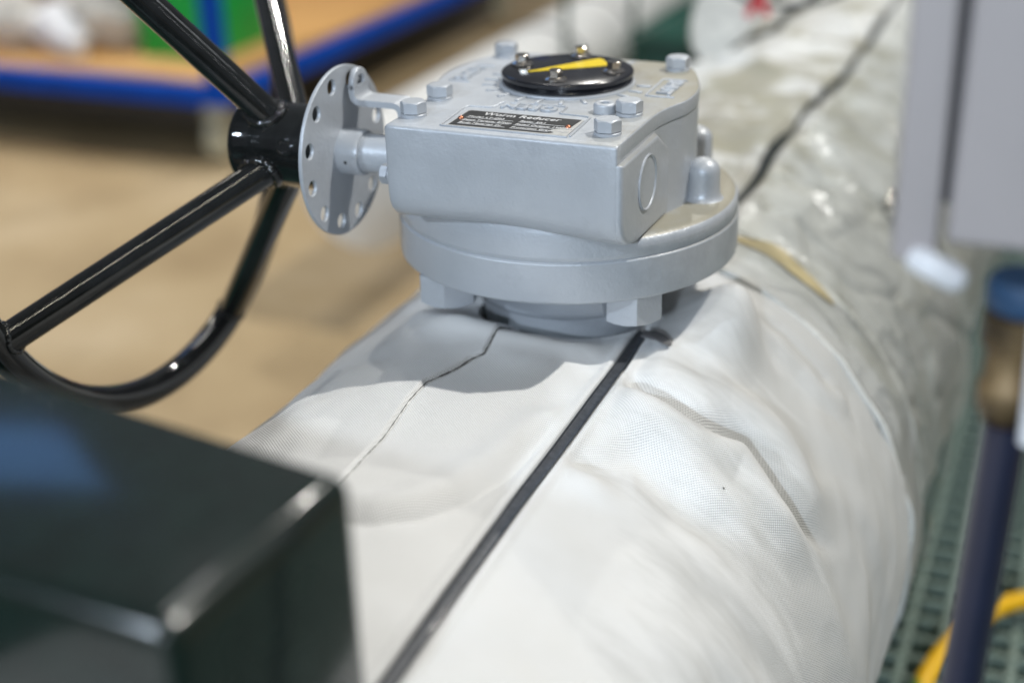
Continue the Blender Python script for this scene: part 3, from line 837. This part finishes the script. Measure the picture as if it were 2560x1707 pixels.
def spread(stops):
    out = []
    for a, b, st in stops:
        n = max(1, int(round((b - a) / st))); out += list(np.linspace(a, b, n, endpoint=False))
    return np.array(out + [stops[-1][1]])
vj = thing('valve_jacket', 'white woven insulation jacket with a dark slit strap, under the gearbox', 'insulation jacket', (0, 0, 0))
svals = spread([(-0.80, -0.30, 0.01), (-0.30, -0.05, 0.0022), (-0.05, 0.0, 0.0007), (0.0, 0.065, 0.0016), (0.065, 0.095, 0.0007), (0.095, 0.33, 0.0020), (0.33, 0.42, 0.005), (0.42, 0.80, 0.012)])
vvals = spread([(-1.15, -0.55, 0.012), (-0.55, -0.30, 0.0024), (-0.30, 0.09, 0.0015), (0.09, 0.135, 0.003)])
def neck_hole(s, v):
    return ((s / 0.0730) ** 2 + (v / 0.0735) ** 2 < 1)
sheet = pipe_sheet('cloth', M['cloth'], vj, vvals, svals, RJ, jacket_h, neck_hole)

def on_jacket(s, v, lift=0.0, rad=RJ, hf=jacket_h):
    h = float(hf(np.array([s]), np.array([v]))[0]) + lift
    th = s / rad
    return Vector(((rad + h) * math.sin(th), v, ZC + (rad + h) * math.cos(th)))

# strap in the slit: flat webbing with two turned-up edges
bm = bmesh.new()
vv = np.linspace(-0.040, -0.75, 240)
vk = np.linspace(-0.80, -0.02, 40)
hk = 0.5 * (jacket_h(sslit(vk) + 0.011, vk) + jacket_h(sslit(vk) - 0.011, vk))
hk = np.convolve(np.pad(hk, 2, 'edge'), np.ones(5) / 5, 'valid')
prev = None
for v in vv:
    sc_ = float(sslit(np.array([v]))[0]); wd = 0.0037
    hh = float(np.interp(v, vk, hk))
    row = []
    for (ds, dh) in ((-wd, 0.0016), (-wd * 0.86, 0.0020), (-wd * 0.72, 0.0004), (-wd * 0.2, 0.0), (wd * 0.4, 0.0001), (wd * 0.82, 0.0004), (wd, 0.0012)):
        s = sc_ + ds
        rad = RJ + hh + dh - 0.0006
        row.append(bm.verts.new((rad * math.sin(s / RJ), v, ZC + rad * math.cos(s / RJ))))
    if prev:
        for k in range(6): bm.faces.new((prev[k], prev[k + 1], row[k + 1], row[k]))
    prev = row
obj('strap', bm, M['strap'], vj, 50)
# tongue of the strap
bm = bmesh.new()
prevr = None
for i in range(12):
    f = i / 11
    s = 0.0770 + 0.0215 * f; v = -0.0560 - 0.0035 * f
    wd = 0.0056 * math.sqrt(max(0.03, 1 - max(0, (f - 0.72) / 0.28) ** 2)) * (0.75 + 0.25 * min(1, f * 3))
    rd = RJ + float(np.max(jacket_h(np.linspace(s + 0.002, s + 0.010, 4)[:, None] + np.zeros((1, 5)), np.linspace(v - 0.006, v + 0.004, 5)[None, :] + np.zeros((4, 1))))) + 0.0022
    pa = Vector((rd * math.sin(s / RJ), v - wd, ZC + rd * math.cos(s / RJ))); pb = pa + Vector((0, 2 * wd, 0.0004))
    row = [bm.verts.new(pa), bm.verts.new(pb), bm.verts.new(pb + Vector((0, 0, 0.0012))), bm.verts.new(pa + Vector((0, 0, 0.0012)))]
    if prevr:
        for k in range(4): bm.faces.new((prevr[k], prevr[(k + 1) % 4], row[(k + 1) % 4], row[k]))
    else: bm.faces.new(row)
    prevr = row
bm.faces.new(prevr[::-1])
obj('tongue', bm, M['tab'], vj, 40)
# inner liner seen in the gap round the neck
bm = bmesh.new()
lathe(bm, [(0.071, -0.070), (0.092, -0.066), (0.10, -0.080)], 64)
obj('liner', bm, M['cord'], vj, 60)
# seam: dark tube for the thin shadow at the left sheet's edge
bm = bmesh.new()
P = []
for k, (a, b) in enumerate(zip(SEAM[:-1], SEAM[1:])):
    n = max(2, int(math.hypot(b[0] - a[0], b[1] - a[1]) / 0.003))
    for i in range(n): P.append((a[0] + (b[0] - a[0]) * i / n, a[1] + (b[1] - a[1]) * i / n))
P = [on_jacket(q.x, q.y, 0.0002) for q in smooth_poly([(a, b, 0) for a, b in P], 2, closed=False)]
tube(bm, P, [(0.00045 + 0.00025 * math.sin(i * 0.9) * math.sin(i * 0.37)) * (1.0 if q.y > -0.18 else 0.6) for i, q in enumerate(P)], 6)
obj('seam', bm, M['seam_shade_speck'], vj, 60)
# stain and speck
def patch(name, s0, v0, rs, rv, mat, lift=0.0004, ang=0.0):
    bm = bmesh.new(); n = 14
    c = bm.verts.new(on_jacket(s0, v0, lift)); ring = []
    for k in range(n):
        a = 2 * math.pi * k / n; q = 0.75 + 0.25 * math.sin(3 * a + s0 * 500)
        ds, dv = rs * q * math.cos(a), rv * q * math.sin(a)
        ring.append(bm.verts.new(on_jacket(s0 + ds * math.cos(ang) - dv * math.sin(ang), v0 + ds * math.sin(ang) + dv * math.cos(ang), lift)))
    for k in range(n): bm.faces.new((c, ring[k], ring[(k + 1) % n]))
    return obj(name, bm, mat, vj)
patch('speck', 0.1754, -0.1713, 0.0012, 0.0008, M['seam_shade_speck'])

# collar sheet between the valve jacket and the pipe
def collar_h(s, v): return 0.003 * fbm(s * 8, v * 12, 51, 3) + 0.002 * fbm(s * 25, v * 20, 58, 2)
pj = thing('pipe_jacket', 'soiled, shade-mottled creased white insulation on the long pipe behind the gearbox', 'insulation jacket', (0, 0, 0))
sv2 = spread([(-0.80, -0.35, 0.02), (-0.35, 0.40, 0.004), (0.40, 0.80, 0.02)])
def far_h(s, v):
    h = 0.009 * fbm(s * 5, v * 4.5, 71, 2) + 0.0062 * fbm(s * 13 + v * 5, v * 11, 77, 2) + 0.0018 * fbm(s * 32, v * 22, 81, 2)
    rg = 1 - np.abs(vnoise(s * 6 + v * 2.2 + 9, v * 5 - s * 2 + 4, 91)) * 2.2; h = h + 0.010 * np.clip(rg, 0, 1) ** 3
    rg = 1 - np.abs(vnoise(s * 9 - v * 5 + 1, v * 7 + s * 4 + 8, 95)) * 2.4; h = h - 0.007 * np.clip(rg, 0, 1) ** 4
    # overlapped patches of cloth
    for (v0, k, am) in ((0.36, 0.15, 0.005), (0.62, -0.1, 0.006), (0.95, 0.2, 0.006), (1.5, 0.1, 0.006)):
        h = h + am * ss(0.004, -0.004, v - v0 - k * s - 0.02 * np.sin(s * 25)) * np.exp(-np.abs(v - v0 - k * s) / 0.12)
    e = s - (0.064 + 0.004 * np.sin(v * 9))
    h += -0.007 * np.exp(-(e / 0.006) ** 2) + 0.003 * np.exp(-((np.abs(e) - 0.014) / 0.008) ** 2)
    return h
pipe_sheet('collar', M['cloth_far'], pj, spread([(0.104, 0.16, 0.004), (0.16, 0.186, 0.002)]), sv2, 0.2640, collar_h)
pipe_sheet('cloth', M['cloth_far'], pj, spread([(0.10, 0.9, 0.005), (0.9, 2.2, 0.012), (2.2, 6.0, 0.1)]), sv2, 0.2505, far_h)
def on_far(s, v, lift=0.0): return on_jacket(s, v, lift, 0.2505, far_h)
bm = bmesh.new()
vs_ = np.linspace(0.2, 2.0, 120)
tube(bm, [on_far(0.064 + 0.004 * math.sin(v * 9) + 0.0015 * math.sin(v * 41), v, 0.0045 + 0.0015 * math.sin(v * 23)) for v in vs_], [0.0044 + 0.0018 * math.sin(v * 19) for v in vs_], 8)
obj('slit_cord', bm, M['blackcable'], pj, 60)
# corded hems of the two overlapping edges
for (nm, vv0, rad, hf, par, mt) in (('hem', 0.1045, 0.2640 - 0.0030, collar_h, pj, 'cloth_far'), ('hem', 0.1855, 0.2640 - 0.0025, collar_h, pj, 'cloth_far')):
    bm = bmesh.new()
    P = [on_jacket(s_, vv0 + 0.003 * math.sin(s_ * 18), 0.0, rad, hf) for s_ in np.linspace(-0.5, 0.62, 300)]
    tube(bm, P, 0.0030, 8)
    o = obj(nm, bm, M['cord'], par, 60)
bm = bmesh.new()
pts = smooth_poly([(-0.235, 0.95, 0), (-0.189, 0.997, 0), (-0.135, 1.03, 0), (-0.091, 1.068, 0), (-0.0675, 1.234, 0), (-0.055, 1.42, 0), (-0.05, 1.7, 0)], 10, closed=False)
tube(bm, [on_far(q.x, q.y, 0.006) for q in pts], 0.0062, 8)
obj('slit_cord', bm, M['blackcable'], pj, 60)  # dark tube added in place of a slit in the jacket
# tan tape on the shoulder of the collar
bm = bmesh.new(); prevr = None
for i in range(16):
    f = i / 15; s = 0.088 + 0.100 * f; v = 0.1640 + 0.010 * math.sin(f * 2.6)
    wv = 0.013 * math.sin(math.pi * (0.12 + 0.82 * f))
    row = [bm.verts.new(on_jacket(s, min(0.1855, v - wv + 2 * wv * k / 8), 0.0014, 0.2640, collar_h)) for k in range(9)]
    for k in range(8 if prevr else 0): bm.faces.new((prevr[k], prevr[k + 1], row[k + 1], row[k]))
    prevr = row
obj('tape', bm, M['tan_tape'], pj, 60)
# steel buckle that glints on the pipe jacket
bm = bmesh.new()
pts = [on_far(0.188 + 0.010 * math.cos(a), 0.452 + 0.016 * math.sin(a), 0.010) for a in np.linspace(0, 2 * math.pi, 24, endpoint=False)]
tube(bm, pts, 0.0028, 10, closed=True)
bk = obj('buckle', bm, M['steel'], pj, 60)

# clear plastic film wrapped loosely over the pipe jacket
def film_mat():
    mt = bpy.data.materials.new('clear_film'); mt.use_nodes = True; t = mt.node_tree
    for n in list(t.nodes): t.nodes.remove(n)
    out = t.nodes.new('ShaderNodeOutputMaterial'); mx = t.nodes.new('ShaderNodeMixShader'); tr = t.nodes.new('ShaderNodeBsdfTransparent'); gl = t.nodes.new('ShaderNodeBsdfGlossy')
    tr.inputs[0].default_value = (0.97, 0.98, 0.97, 1); gl.inputs['Color'].default_value = (0.95, 0.97, 1.0, 1); gl.inputs['Roughness'].default_value = 0.27
    lw = t.nodes.new('ShaderNodeLayerWeight'); lw.inputs['Blend'].default_value = 0.42
    tc = t.nodes.new('ShaderNodeTexCoord')
    bp = t.nodes.new('ShaderNodeBump'); bp.inputs['Strength'].default_value = 0.7; bp.inputs['Distance'].default_value = 0.006
    t.links.new(noise(t, 26, 3, 0.5, vec=tc.outputs['Object']), bp.inputs['Height'])
    t.links.new(bp.outputs[0], gl.inputs['Normal']); t.links.new(bp.outputs[0], lw.inputs['Normal'])
    t.links.new(math_(t, 'MULTIPLY', lw.outputs['Fresnel'], 0.38), mx.inputs[0]); t.links.new(tr.outputs[0], mx.inputs[1]); t.links.new(gl.outputs[0], mx.inputs[2]); t.links.new(mx.outputs[0], out.inputs[0])
    return mt
def film_h(s, v):
    r1 = 1 - np.abs(vnoise(s * 7 + v * 4, v * 6 - s * 3, 121)) * 2.0; r2 = 1 - np.abs(vnoise(s * 12 - v * 9 + 5, v * 9 + s * 6 + 2, 127)) * 2.2
    return 0.005 + 0.012 * np.clip(r1, 0, 1) ** 2 + 0.008 * np.clip(r2, 0, 1) ** 2 + 0.004 * fbm(s * 14, v * 12, 133, 2)
pf = pipe_sheet('plastic_film', film_mat(), None, spread([(0.112, 0.9, 0.006), (0.9, 2.6, 0.015)]), spread([(0.085, 0.42, 0.005)]), 0.2650, film_h, None, False)
tag(pf, 'crinkled clear plastic film draped over the right side of the pipe behind the jacket', 'plastic film')
# felt flap standing on the pipe, its left edge notched
bm = bmesh.new()
edge = [(-0.1505, -0.1125), (-0.1690, -0.0954), (-0.1800, -0.0800), (-0.1835, -0.0600), (-0.1815, -0.0400), (-0.1760, -0.0150), (-0.160, 0.020)]
edge = [tuple(p)[:2] for p in smooth_poly([(a, b, 0) for a, b in edge], 8, closed=False)]
zz = []
for i, (a, b) in enumerate(edge): zz.append((a + (0.0050 if i % 2 else -0.0040), b))
right = [(-0.075, 0.020), (-0.0750, -0.0106), (-0.0890, -0.0382), (-0.1032, -0.0572), (-0.1270, -0.0814)]
cl = curve_mesh('felt', [zz + right], 0.012, 0.002, 2)
cl.transform(Matrix.Translation((0, 1.0, 0)) @ Matrix.Rotation(R(90), 4, 'X'))
shade(cl, 40)
felt = link('felt_flap', cl, plain('cream_felt', (0.80, 0.78, 0.72), 0.9, nscale=60, var=0.18, bscale=220, bdist=0.002))
tag(felt, 'cream felt flap with a notched left edge, behind the gearbox under the red ribbon', 'felt flap')
# red ribbon bow and black cable over it
bm = bmesh.new()
for (dx, dz, sx, sz, a) in ((0.0, 0.006, 0.015, 0.033, 0), (-0.008, -0.013, 0.011, 0.028, 28), (0.009, -0.012, 0.011, 0.026, -28)):
    box(bm, (dx, 0, dz), (sx, 0.006, sz), 0.003, 2, Matrix.Rotation(R(a), 3, 'Y'))
o = obj('red_ribbon', bm, M['red'], None, 40, loc=(-0.083, 0.958, -0.002))
tag(o, 'small red ribbon tied to the black cable above the cream felt', 'ribbon')
bm = bmesh.new()
pts = smooth_poly([(-0.165, 0.968, 0.030), (-0.1205, 0.965, 0.004), (-0.096, 0.963, -0.006), (-0.083, 0.962, -0.009), (-0.054, 0.962, -0.011), (-0.0191, 0.962, -0.0075), (0.0092, 0.963, 0.001), (0.045, 0.968, 0.018), (0.10, 0.98, 0.06)], 6, closed=False)
tube(bm, pts, 0.0036, 10)
o = obj('black_cable', bm, M['blackcable'], None, 60)
tag(o, 'thin black cable sagging across the pipe at the top of the view', 'cable')

# ---------------------------------------------------------------- silver clad pipe in the background
PU, PZ, PR = -1.112, -0.60, 0.142
sp_ = thing('silver_pipe', 'bright silver clad pipe with dark bands, far behind the gearbox', 'pipe', (PU, 3, PZ))
bm = bmesh.new()
tube(bm, [(0, y, 0) for y in np.linspace(-1.35, 5, 40)], PR, 48)
obj('cladding', bm, M['tin'], sp_, 60)
for y in (-0.25, 0.20, 0.95):
    bm = bmesh.new(); lathe(bm, [(PR + 0.0003, -0.012), (PR + 0.004, -0.012), (PR + 0.004, 0.012), (PR + 0.0003, 0.012)], 48, AXV((0, y, 0)))
    obj('band', bm, M['greydark'], sp_, 40)
for _n, (_u, _v, _l) in enumerate(((-0.864, 2.3, 'thin dark upright rod behind the indicator plate, nearer the lens'), (-0.786, 2.6, 'thin dark upright rod behind the gearbox, right of the other rod'))):
    rd_ = thing('upright_rod', _l, 'rod', (_u, _v, ZF), 'dark upright rods before the silver pipe')
    bm = bmesh.new(); tube(bm, [(0, 0, 0.0), (0, 0, 1.45)], 0.0085, 14); obj('shaft', bm, M['skid'], rd_)
    bm = bmesh.new(); lathe(bm, [(0, 0), (0.05, 0), (0.05, 0.008), (0.012, 0.012), (0.0088, 0.04)], 24); obj('foot_plate', bm, M['skid'], rd_)
mb = thing('dark_gap_block', 'dark green block added for the shaded gap between the silver pipe and white pipe', 'gap block', (-0.56, 4.4, ZF))  # added dark block, stands for the shaded floor between the pipes
bm = bmesh.new(); box(bm, (-0.065, 0, 0.21), (0.50, 3.0, 0.42), 0.01); obj('body', bm, M['skid'], mb)
bm = bmesh.new(); box(bm, (-0.065, 0, 0.4335), (0.54, 3.06, 0.026), 0.006); obj('top_plate', bm, M['skid'], mb)

# ---------------------------------------------------------------- green grating and the yellow-green cable
fg = thing('floor_grating', 'dark green square-mesh grating beside the jacketed pipe', 'grating', (0, 0, -0.60))
PIT = 0.038
gx0, gx1, gy0, gy1 = 0.205, 1.30, -0.55, 2.55
bm = bmesh.new(); box(bm, (0, 0, 0), (gx1 - gx0, 0.0095, 0.030), 0.0022, 1)
cb = obj('cross_bar', bm, M['grating'], fg, 40)
ny = int((gy1 - gy0) / PIT)
for k in range(ny + 1):
    o = cb if k == 0 else cb.copy()
    if k: COL.objects.link(o)
    o.location = ((gx0 + gx1) / 2, gy0 + k * PIT, -0.015)
bm = bmesh.new(); box(bm, (0, 0, 0), (0.0095, gy1 - gy0, 0.0285), 0.0022, 1)
lb = obj('long_bar', bm, M['grating'], fg, 40)
for k in range(int((gx1 - gx0) / PIT) + 1):
    o = lb if k == 0 else lb.copy()
    if k: COL.objects.link(o)
    o.location = (gx0 + k * PIT, (gy0 + gy1) / 2, -0.0160)
bm = bmesh.new()
cp = smooth_poly([(0.245, 0.14, -0.588), (0.262, 0.245, -0.586), (0.276, 0.335, -0.572), (0.296, 0.40, -0.566), (0.322, 0.458, -0.566), (0.362, 0.512, -0.572), (0.45, 0.58, -0.586), (0.60, 0.63, -0.589), (0.80, 0.62, -0.589)], 8, closed=False)
tube(bm, cp, 0.0105, 14)
o = obj('earth_cable', bm, M['earth'], None, 60)
tag(o, 'thick yellow and green cable lying on the green grating behind the dark tube', 'cable')

# ---------------------------------------------------------------- instrument at the right edge
it = thing('instrument', 'grey boxed instrument on a dark blue tube, blurred at the right edge', 'instrument', (0.33, -0.35, -0.60))
def at(u, v, z): return (u - 0.33, v + 0.35, z + 0.60)
bm = bmesh.new(); box(bm, at(0.3400, -0.326, 0.262), (0.0870, 0.048, 0.208), 0.004, 3); obj('box_body', bm, M['greybox'], it)
bm = bmesh.new(); box(bm, at(0.2830, -0.344, 0.252), (0.0180, 0.012, 0.206), 0.002, 2, Matrix.Rotation(R(-0.8), 3, 'Y')); obj('side_plate', bm, M['greybox'], it)
bm = bmesh.new(); box(bm, at(0.2935, -0.325, 0.262), (0.010, 0.030, 0.180), 0.002, 2); obj('backing', bm, M['greydark'], it)
bm = bmesh.new(); pts = [at(0.283, -0.352, 0.1525), at(0.287, -0.352, 0.151), at(0.303, -0.350, 0.1435), at(0.3065, -0.350, 0.142)]
tube(bm, pts, [0.0040, 0.0060, 0.0062, 0.0040], 16); obj('gland', bm, M['gland'], it, 60)
bm = bmesh.new(); lathe(bm, [(0, 0), (0.0150, 0), (0.0160, 0.002), (0.0160, 0.011), (0.0145, 0.0135), (0, 0.0135)], 32, Matrix.Translation(at(0.331, -0.342, 0.1315))); obj('blue_union', bm, M['bluering'], it)
bm = bmesh.new(); lathe(bm, [(0, 0), (0.0095, 0), (0.0105, 0.004), (0.0125, 0.007), (0.0125, 0.018), (0.0108, 0.020), (0.0108, 0.034), (0.0135, 0.036), (0.0135, 0.050), (0, 0.051)], 12, Matrix.Translation(at(0.3285, -0.345, 0.080))); obj('brass_fitting', bm, M['brass'], it, 40)
bm = bmesh.new(); pts = [at(0.3405, -0.360, 0.0785), at(0.3400, -0.360, 0.100), at(0.3395, -0.360, 0.120), at(0.3392, -0.360, 0.137), at(0.3415, -0.358, 0.150), at(0.348, -0.355, 0.160)]
tube(bm, [p for p in smooth_poly(pts, 4, closed=False)], 0.0048, 14); obj('white_hose', bm, M['gland'], it, 60)
bm = bmesh.new(); tube(bm, [at(0.3305, -0.35, 0.081), at(0.3272, -0.35, -0.06), at(0.321, -0.35, -0.33), at(0.315, -0.35, -0.595)], 0.0096, 24); obj('stand_tube', bm, M['navy'], it, 60)
bm = bmesh.new(); lathe(bm, [(0, 0), (0.045, 0), (0.045, 0.006), (0.014, 0.008), (0.0125, 0.03), (0, 0.03)], 32, Matrix.Translation(at(0.315, -0.35, -0.600))); obj('foot', bm, M['navy'], it, 40)

# ---------------------------------------------------------------- black steel box close to the lens
sb = thing('steel_box', 'glossy black steel box with rounded edges, blurred at the lower left', 'steel box', (0.105, -0.5135, 0.10))
bm = bmesh.new(); cs = [(0.0, 0.0), (-0.0079, -0.1096), (-0.0079 - 0.60 * math.cos(R(3)), -0.1096 + 0.60 * math.sin(R(3))), (-0.60 * math.cos(R(8.5)), 0.60 * math.sin(R(8.5)))]
lo_ = [bm.verts.new((x, y, -0.12)) for x, y in cs]; hi_ = [bm.verts.new((x, y, 0.0)) for x, y in cs]
bm.faces.new(hi_); bm.faces.new(lo_[::-1])
for k in range(4): bm.faces.new((lo_[k], lo_[(k + 1) % 4], hi_[(k + 1) % 4], hi_[k]))
bmesh.ops.recalc_face_normals(bm, faces=bm.faces)
bmesh.ops.bevel(bm, geom=list(bm.edges), offset=0.0085, segments=5, profile=0.5, affect='EDGES')
bxm = black_gloss('black_green_enamel', (0.0022, 0.0075, 0.0058), 0.5, 40, 0.0003)
_p = bxm.node_tree.nodes['Principled BSDF']; _p.inputs['Specular IOR Level'].default_value = 0.12; _p.inputs['Coat Weight'].default_value = 1.0; _p.inputs['Coat Roughness'].default_value = 0.13
o = obj('box', bm, bxm, sb, 60)
bm = bmesh.new(); box(bm, (-0.56, -0.0, -0.60), (0.06, 0.06, 0.95), 0.004); obj('leg', bm, bxm, sb)

# ---------------------------------------------------------------- platform cart with its load
DX, DY, DZ = -2.13, 2.62, -0.68
ct = thing('platform_cart', 'blue steel platform cart with a plywood deck, blurred at the upper left', 'cart', (DX, DY, ZF))
hz = DZ - ZF
bm = bmesh.new(); box(bm, (-1.2, 1.25, hz - 0.012), (2.30, 2.40, 0.024), 0.002); obj('deck', bm, M['ply'], ct)
for (c, s) in (((-1.2, 0.0, hz - 0.033), (2.48, 0.05, 0.062)), ((-1.2, 2.5, hz - 0.033), (2.48, 0.05, 0.062)), ((0.015, 1.25, hz - 0.0335), (0.05, 2.448, 0.0615)), ((-2.415, 1.25, hz - 0.0335), (0.05, 2.448, 0.0615))):
    bm = bmesh.new(); box(bm, c, s, 0.006); obj('side_rail', bm, M['cart_blue'], ct)
bm = bmesh.new(); box(bm, (-1.2, 1.25, hz - 0.118), (2.26, 2.34, 0.105), 0.004); obj('under_shade', bm, M['shade_black'], ct)  # black block standing in for the shade under the deck
for (x, y) in ((0.0, 0.0), (-2.4, 0.0), (0.0, 2.5), (-2.4, 2.5)):
    bm = bmesh.new(); box(bm, (x, y, hz + 0.50), (0.058, 0.058, 1.0), 0.008); obj('post', bm, M['cart_blue'], ct)
for (x, y) in ((-0.08, 0.10), (-2.32, 0.10), (-0.08, 2.40), (-2.32, 2.40)):
    bm = bmesh.new(); lathe(bm, [(0, -0.022), (0.055, -0.022), (0.072, -0.016), (0.075, 0), (0.072, 0.016), (0.055, 0.022), (0, 0.022)], 32, AXU((x, y, 0.075)))
    w = obj('caster', bm, M['caster'], ct, 50)
    bm = bmesh.new(); box(bm, (x, y, 0.165), (0.075, 0.075, 0.06), 0.006); obj('fork', bm, M['caster'], w)
cr = thing('plastic_crate', 'bright green plastic crate standing on the corner of the cart deck', 'crate', (-2.475, 3.08, DZ))
bm = bmesh.new()
def crate(bm, w, d, h, t=0.012):
    box(bm, (0, 0, 0.008), (w, d, 0.016), 0.003)
    for (c, s) in (((0, -d / 2, h / 2), (w, t, h)), ((0, d / 2, h / 2), (w, t, h)), ((-w / 2, 0, h / 2), (t, d, h)), ((w / 2, 0, h / 2), (t, d, h))): box(bm, c, s, 0.003)
crate(bm, 0.27, 0.37, 0.32)
obj('body', bm, M['crate'], cr)
bm = bmesh.new()
for (c, s) in (((0, -0.19, 0.312), (0.30, 0.03, 0.022)), ((0, 0.19, 0.312), (0.30, 0.03, 0.022)), ((-0.14, 0, 0.3125), (0.03, 0.40, 0.0215)), ((0.14, 0, 0.3125), (0.03, 0.40, 0.0215))): box(bm, c, s, 0.004)
obj('rim', bm, M['crate'], cr)
cr.rotation_euler = (0, 0, R(0))

def bundle(name, label, cat, loc, s, mat, seed, group=None):
    bm = bmesh.new(); bmesh.ops.create_icosphere(bm, subdivisions=4, radius=1.0)
    rg = np.random.default_rng(seed); ph = rg.uniform(0, 6, 9)
    for v in bm.verts:
        c = v.co
        k = 1 + 0.10 * math.sin(3 * c.x + ph[0]) * math.sin(4 * c.y + ph[1]) + 0.07 * math.sin(8 * c.z + ph[2] + 3 * c.x) + 0.05 * math.sin(13 * c.x + ph[3]) * math.sin(11 * c.y + ph[4])
        v.co = Vector((c.x * k * s[0], c.y * k * s[1], max(-0.85, c.z) * k * s[2]))
    zmin = min(v.co.z for v in bm.verts)
    for v in bm.verts: v.co.z -= zmin
    o = obj(name, bm, mat, None, 80, loc=loc)
    return tag(o, label, cat, group)
bundle('wrapped_bundle', 'largest pale bundle in clear wrap, nearest the green crate on the cart', 'bundle', (-2.80, 3.02, DZ), (0.17, 0.16, 0.13), M['wrapwhite'], 1, 'wrapped bundles on the cart')
bundle('wrapped_bundle', 'bright pale lump for a blurred glint at the front of the deck, left of the green crate', 'bundle', (-2.93, 2.86, DZ), (0.085, 0.075, 0.085), M['gland'], 2, 'wrapped bundles on the cart')  # white lump shaped as a blurred highlight
bundle('wrapped_bundle', 'small round white lump for a blurred glint at the very front of the pile on the cart', 'bundle', (-2.835, 2.81, DZ), (0.06, 0.05, 0.06), M['gland'], 3, 'wrapped bundles on the cart')  # second white lump in place of a blurred highlight
bundle('wrapped_bundle', 'greyish bundle at the left end of the cart deck beside the cardboard', 'bundle', (-3.16, 2.90, DZ), (0.14, 0.12, 0.10), M['wrapwhite'], 4, 'wrapped bundles on the cart')
bundle('wrapped_bundle', 'pale bundle at the back of the pile, above the others on the cart', 'bundle', (-3.02, 3.28, DZ), (0.26, 0.18, 0.16), M['wrapwhite'], 5, 'wrapped bundles on the cart')
cbx = thing('cardboard_box', 'brown cardboard box at the far left of the cart, behind the wrapped bundles', 'box', (-3.45, 3.32, DZ))
bm = bmesh.new(); box(bm, (0, 0, 0.15), (0.40, 0.30, 0.30), 0.004); obj('carton', bm, M['card'], cbx)
bm = bmesh.new(); box(bm, (0, 0, 0.3015), (0.05, 0.304, 0.003), 0.0); obj('tape', bm, M['tan_tape'], cbx)
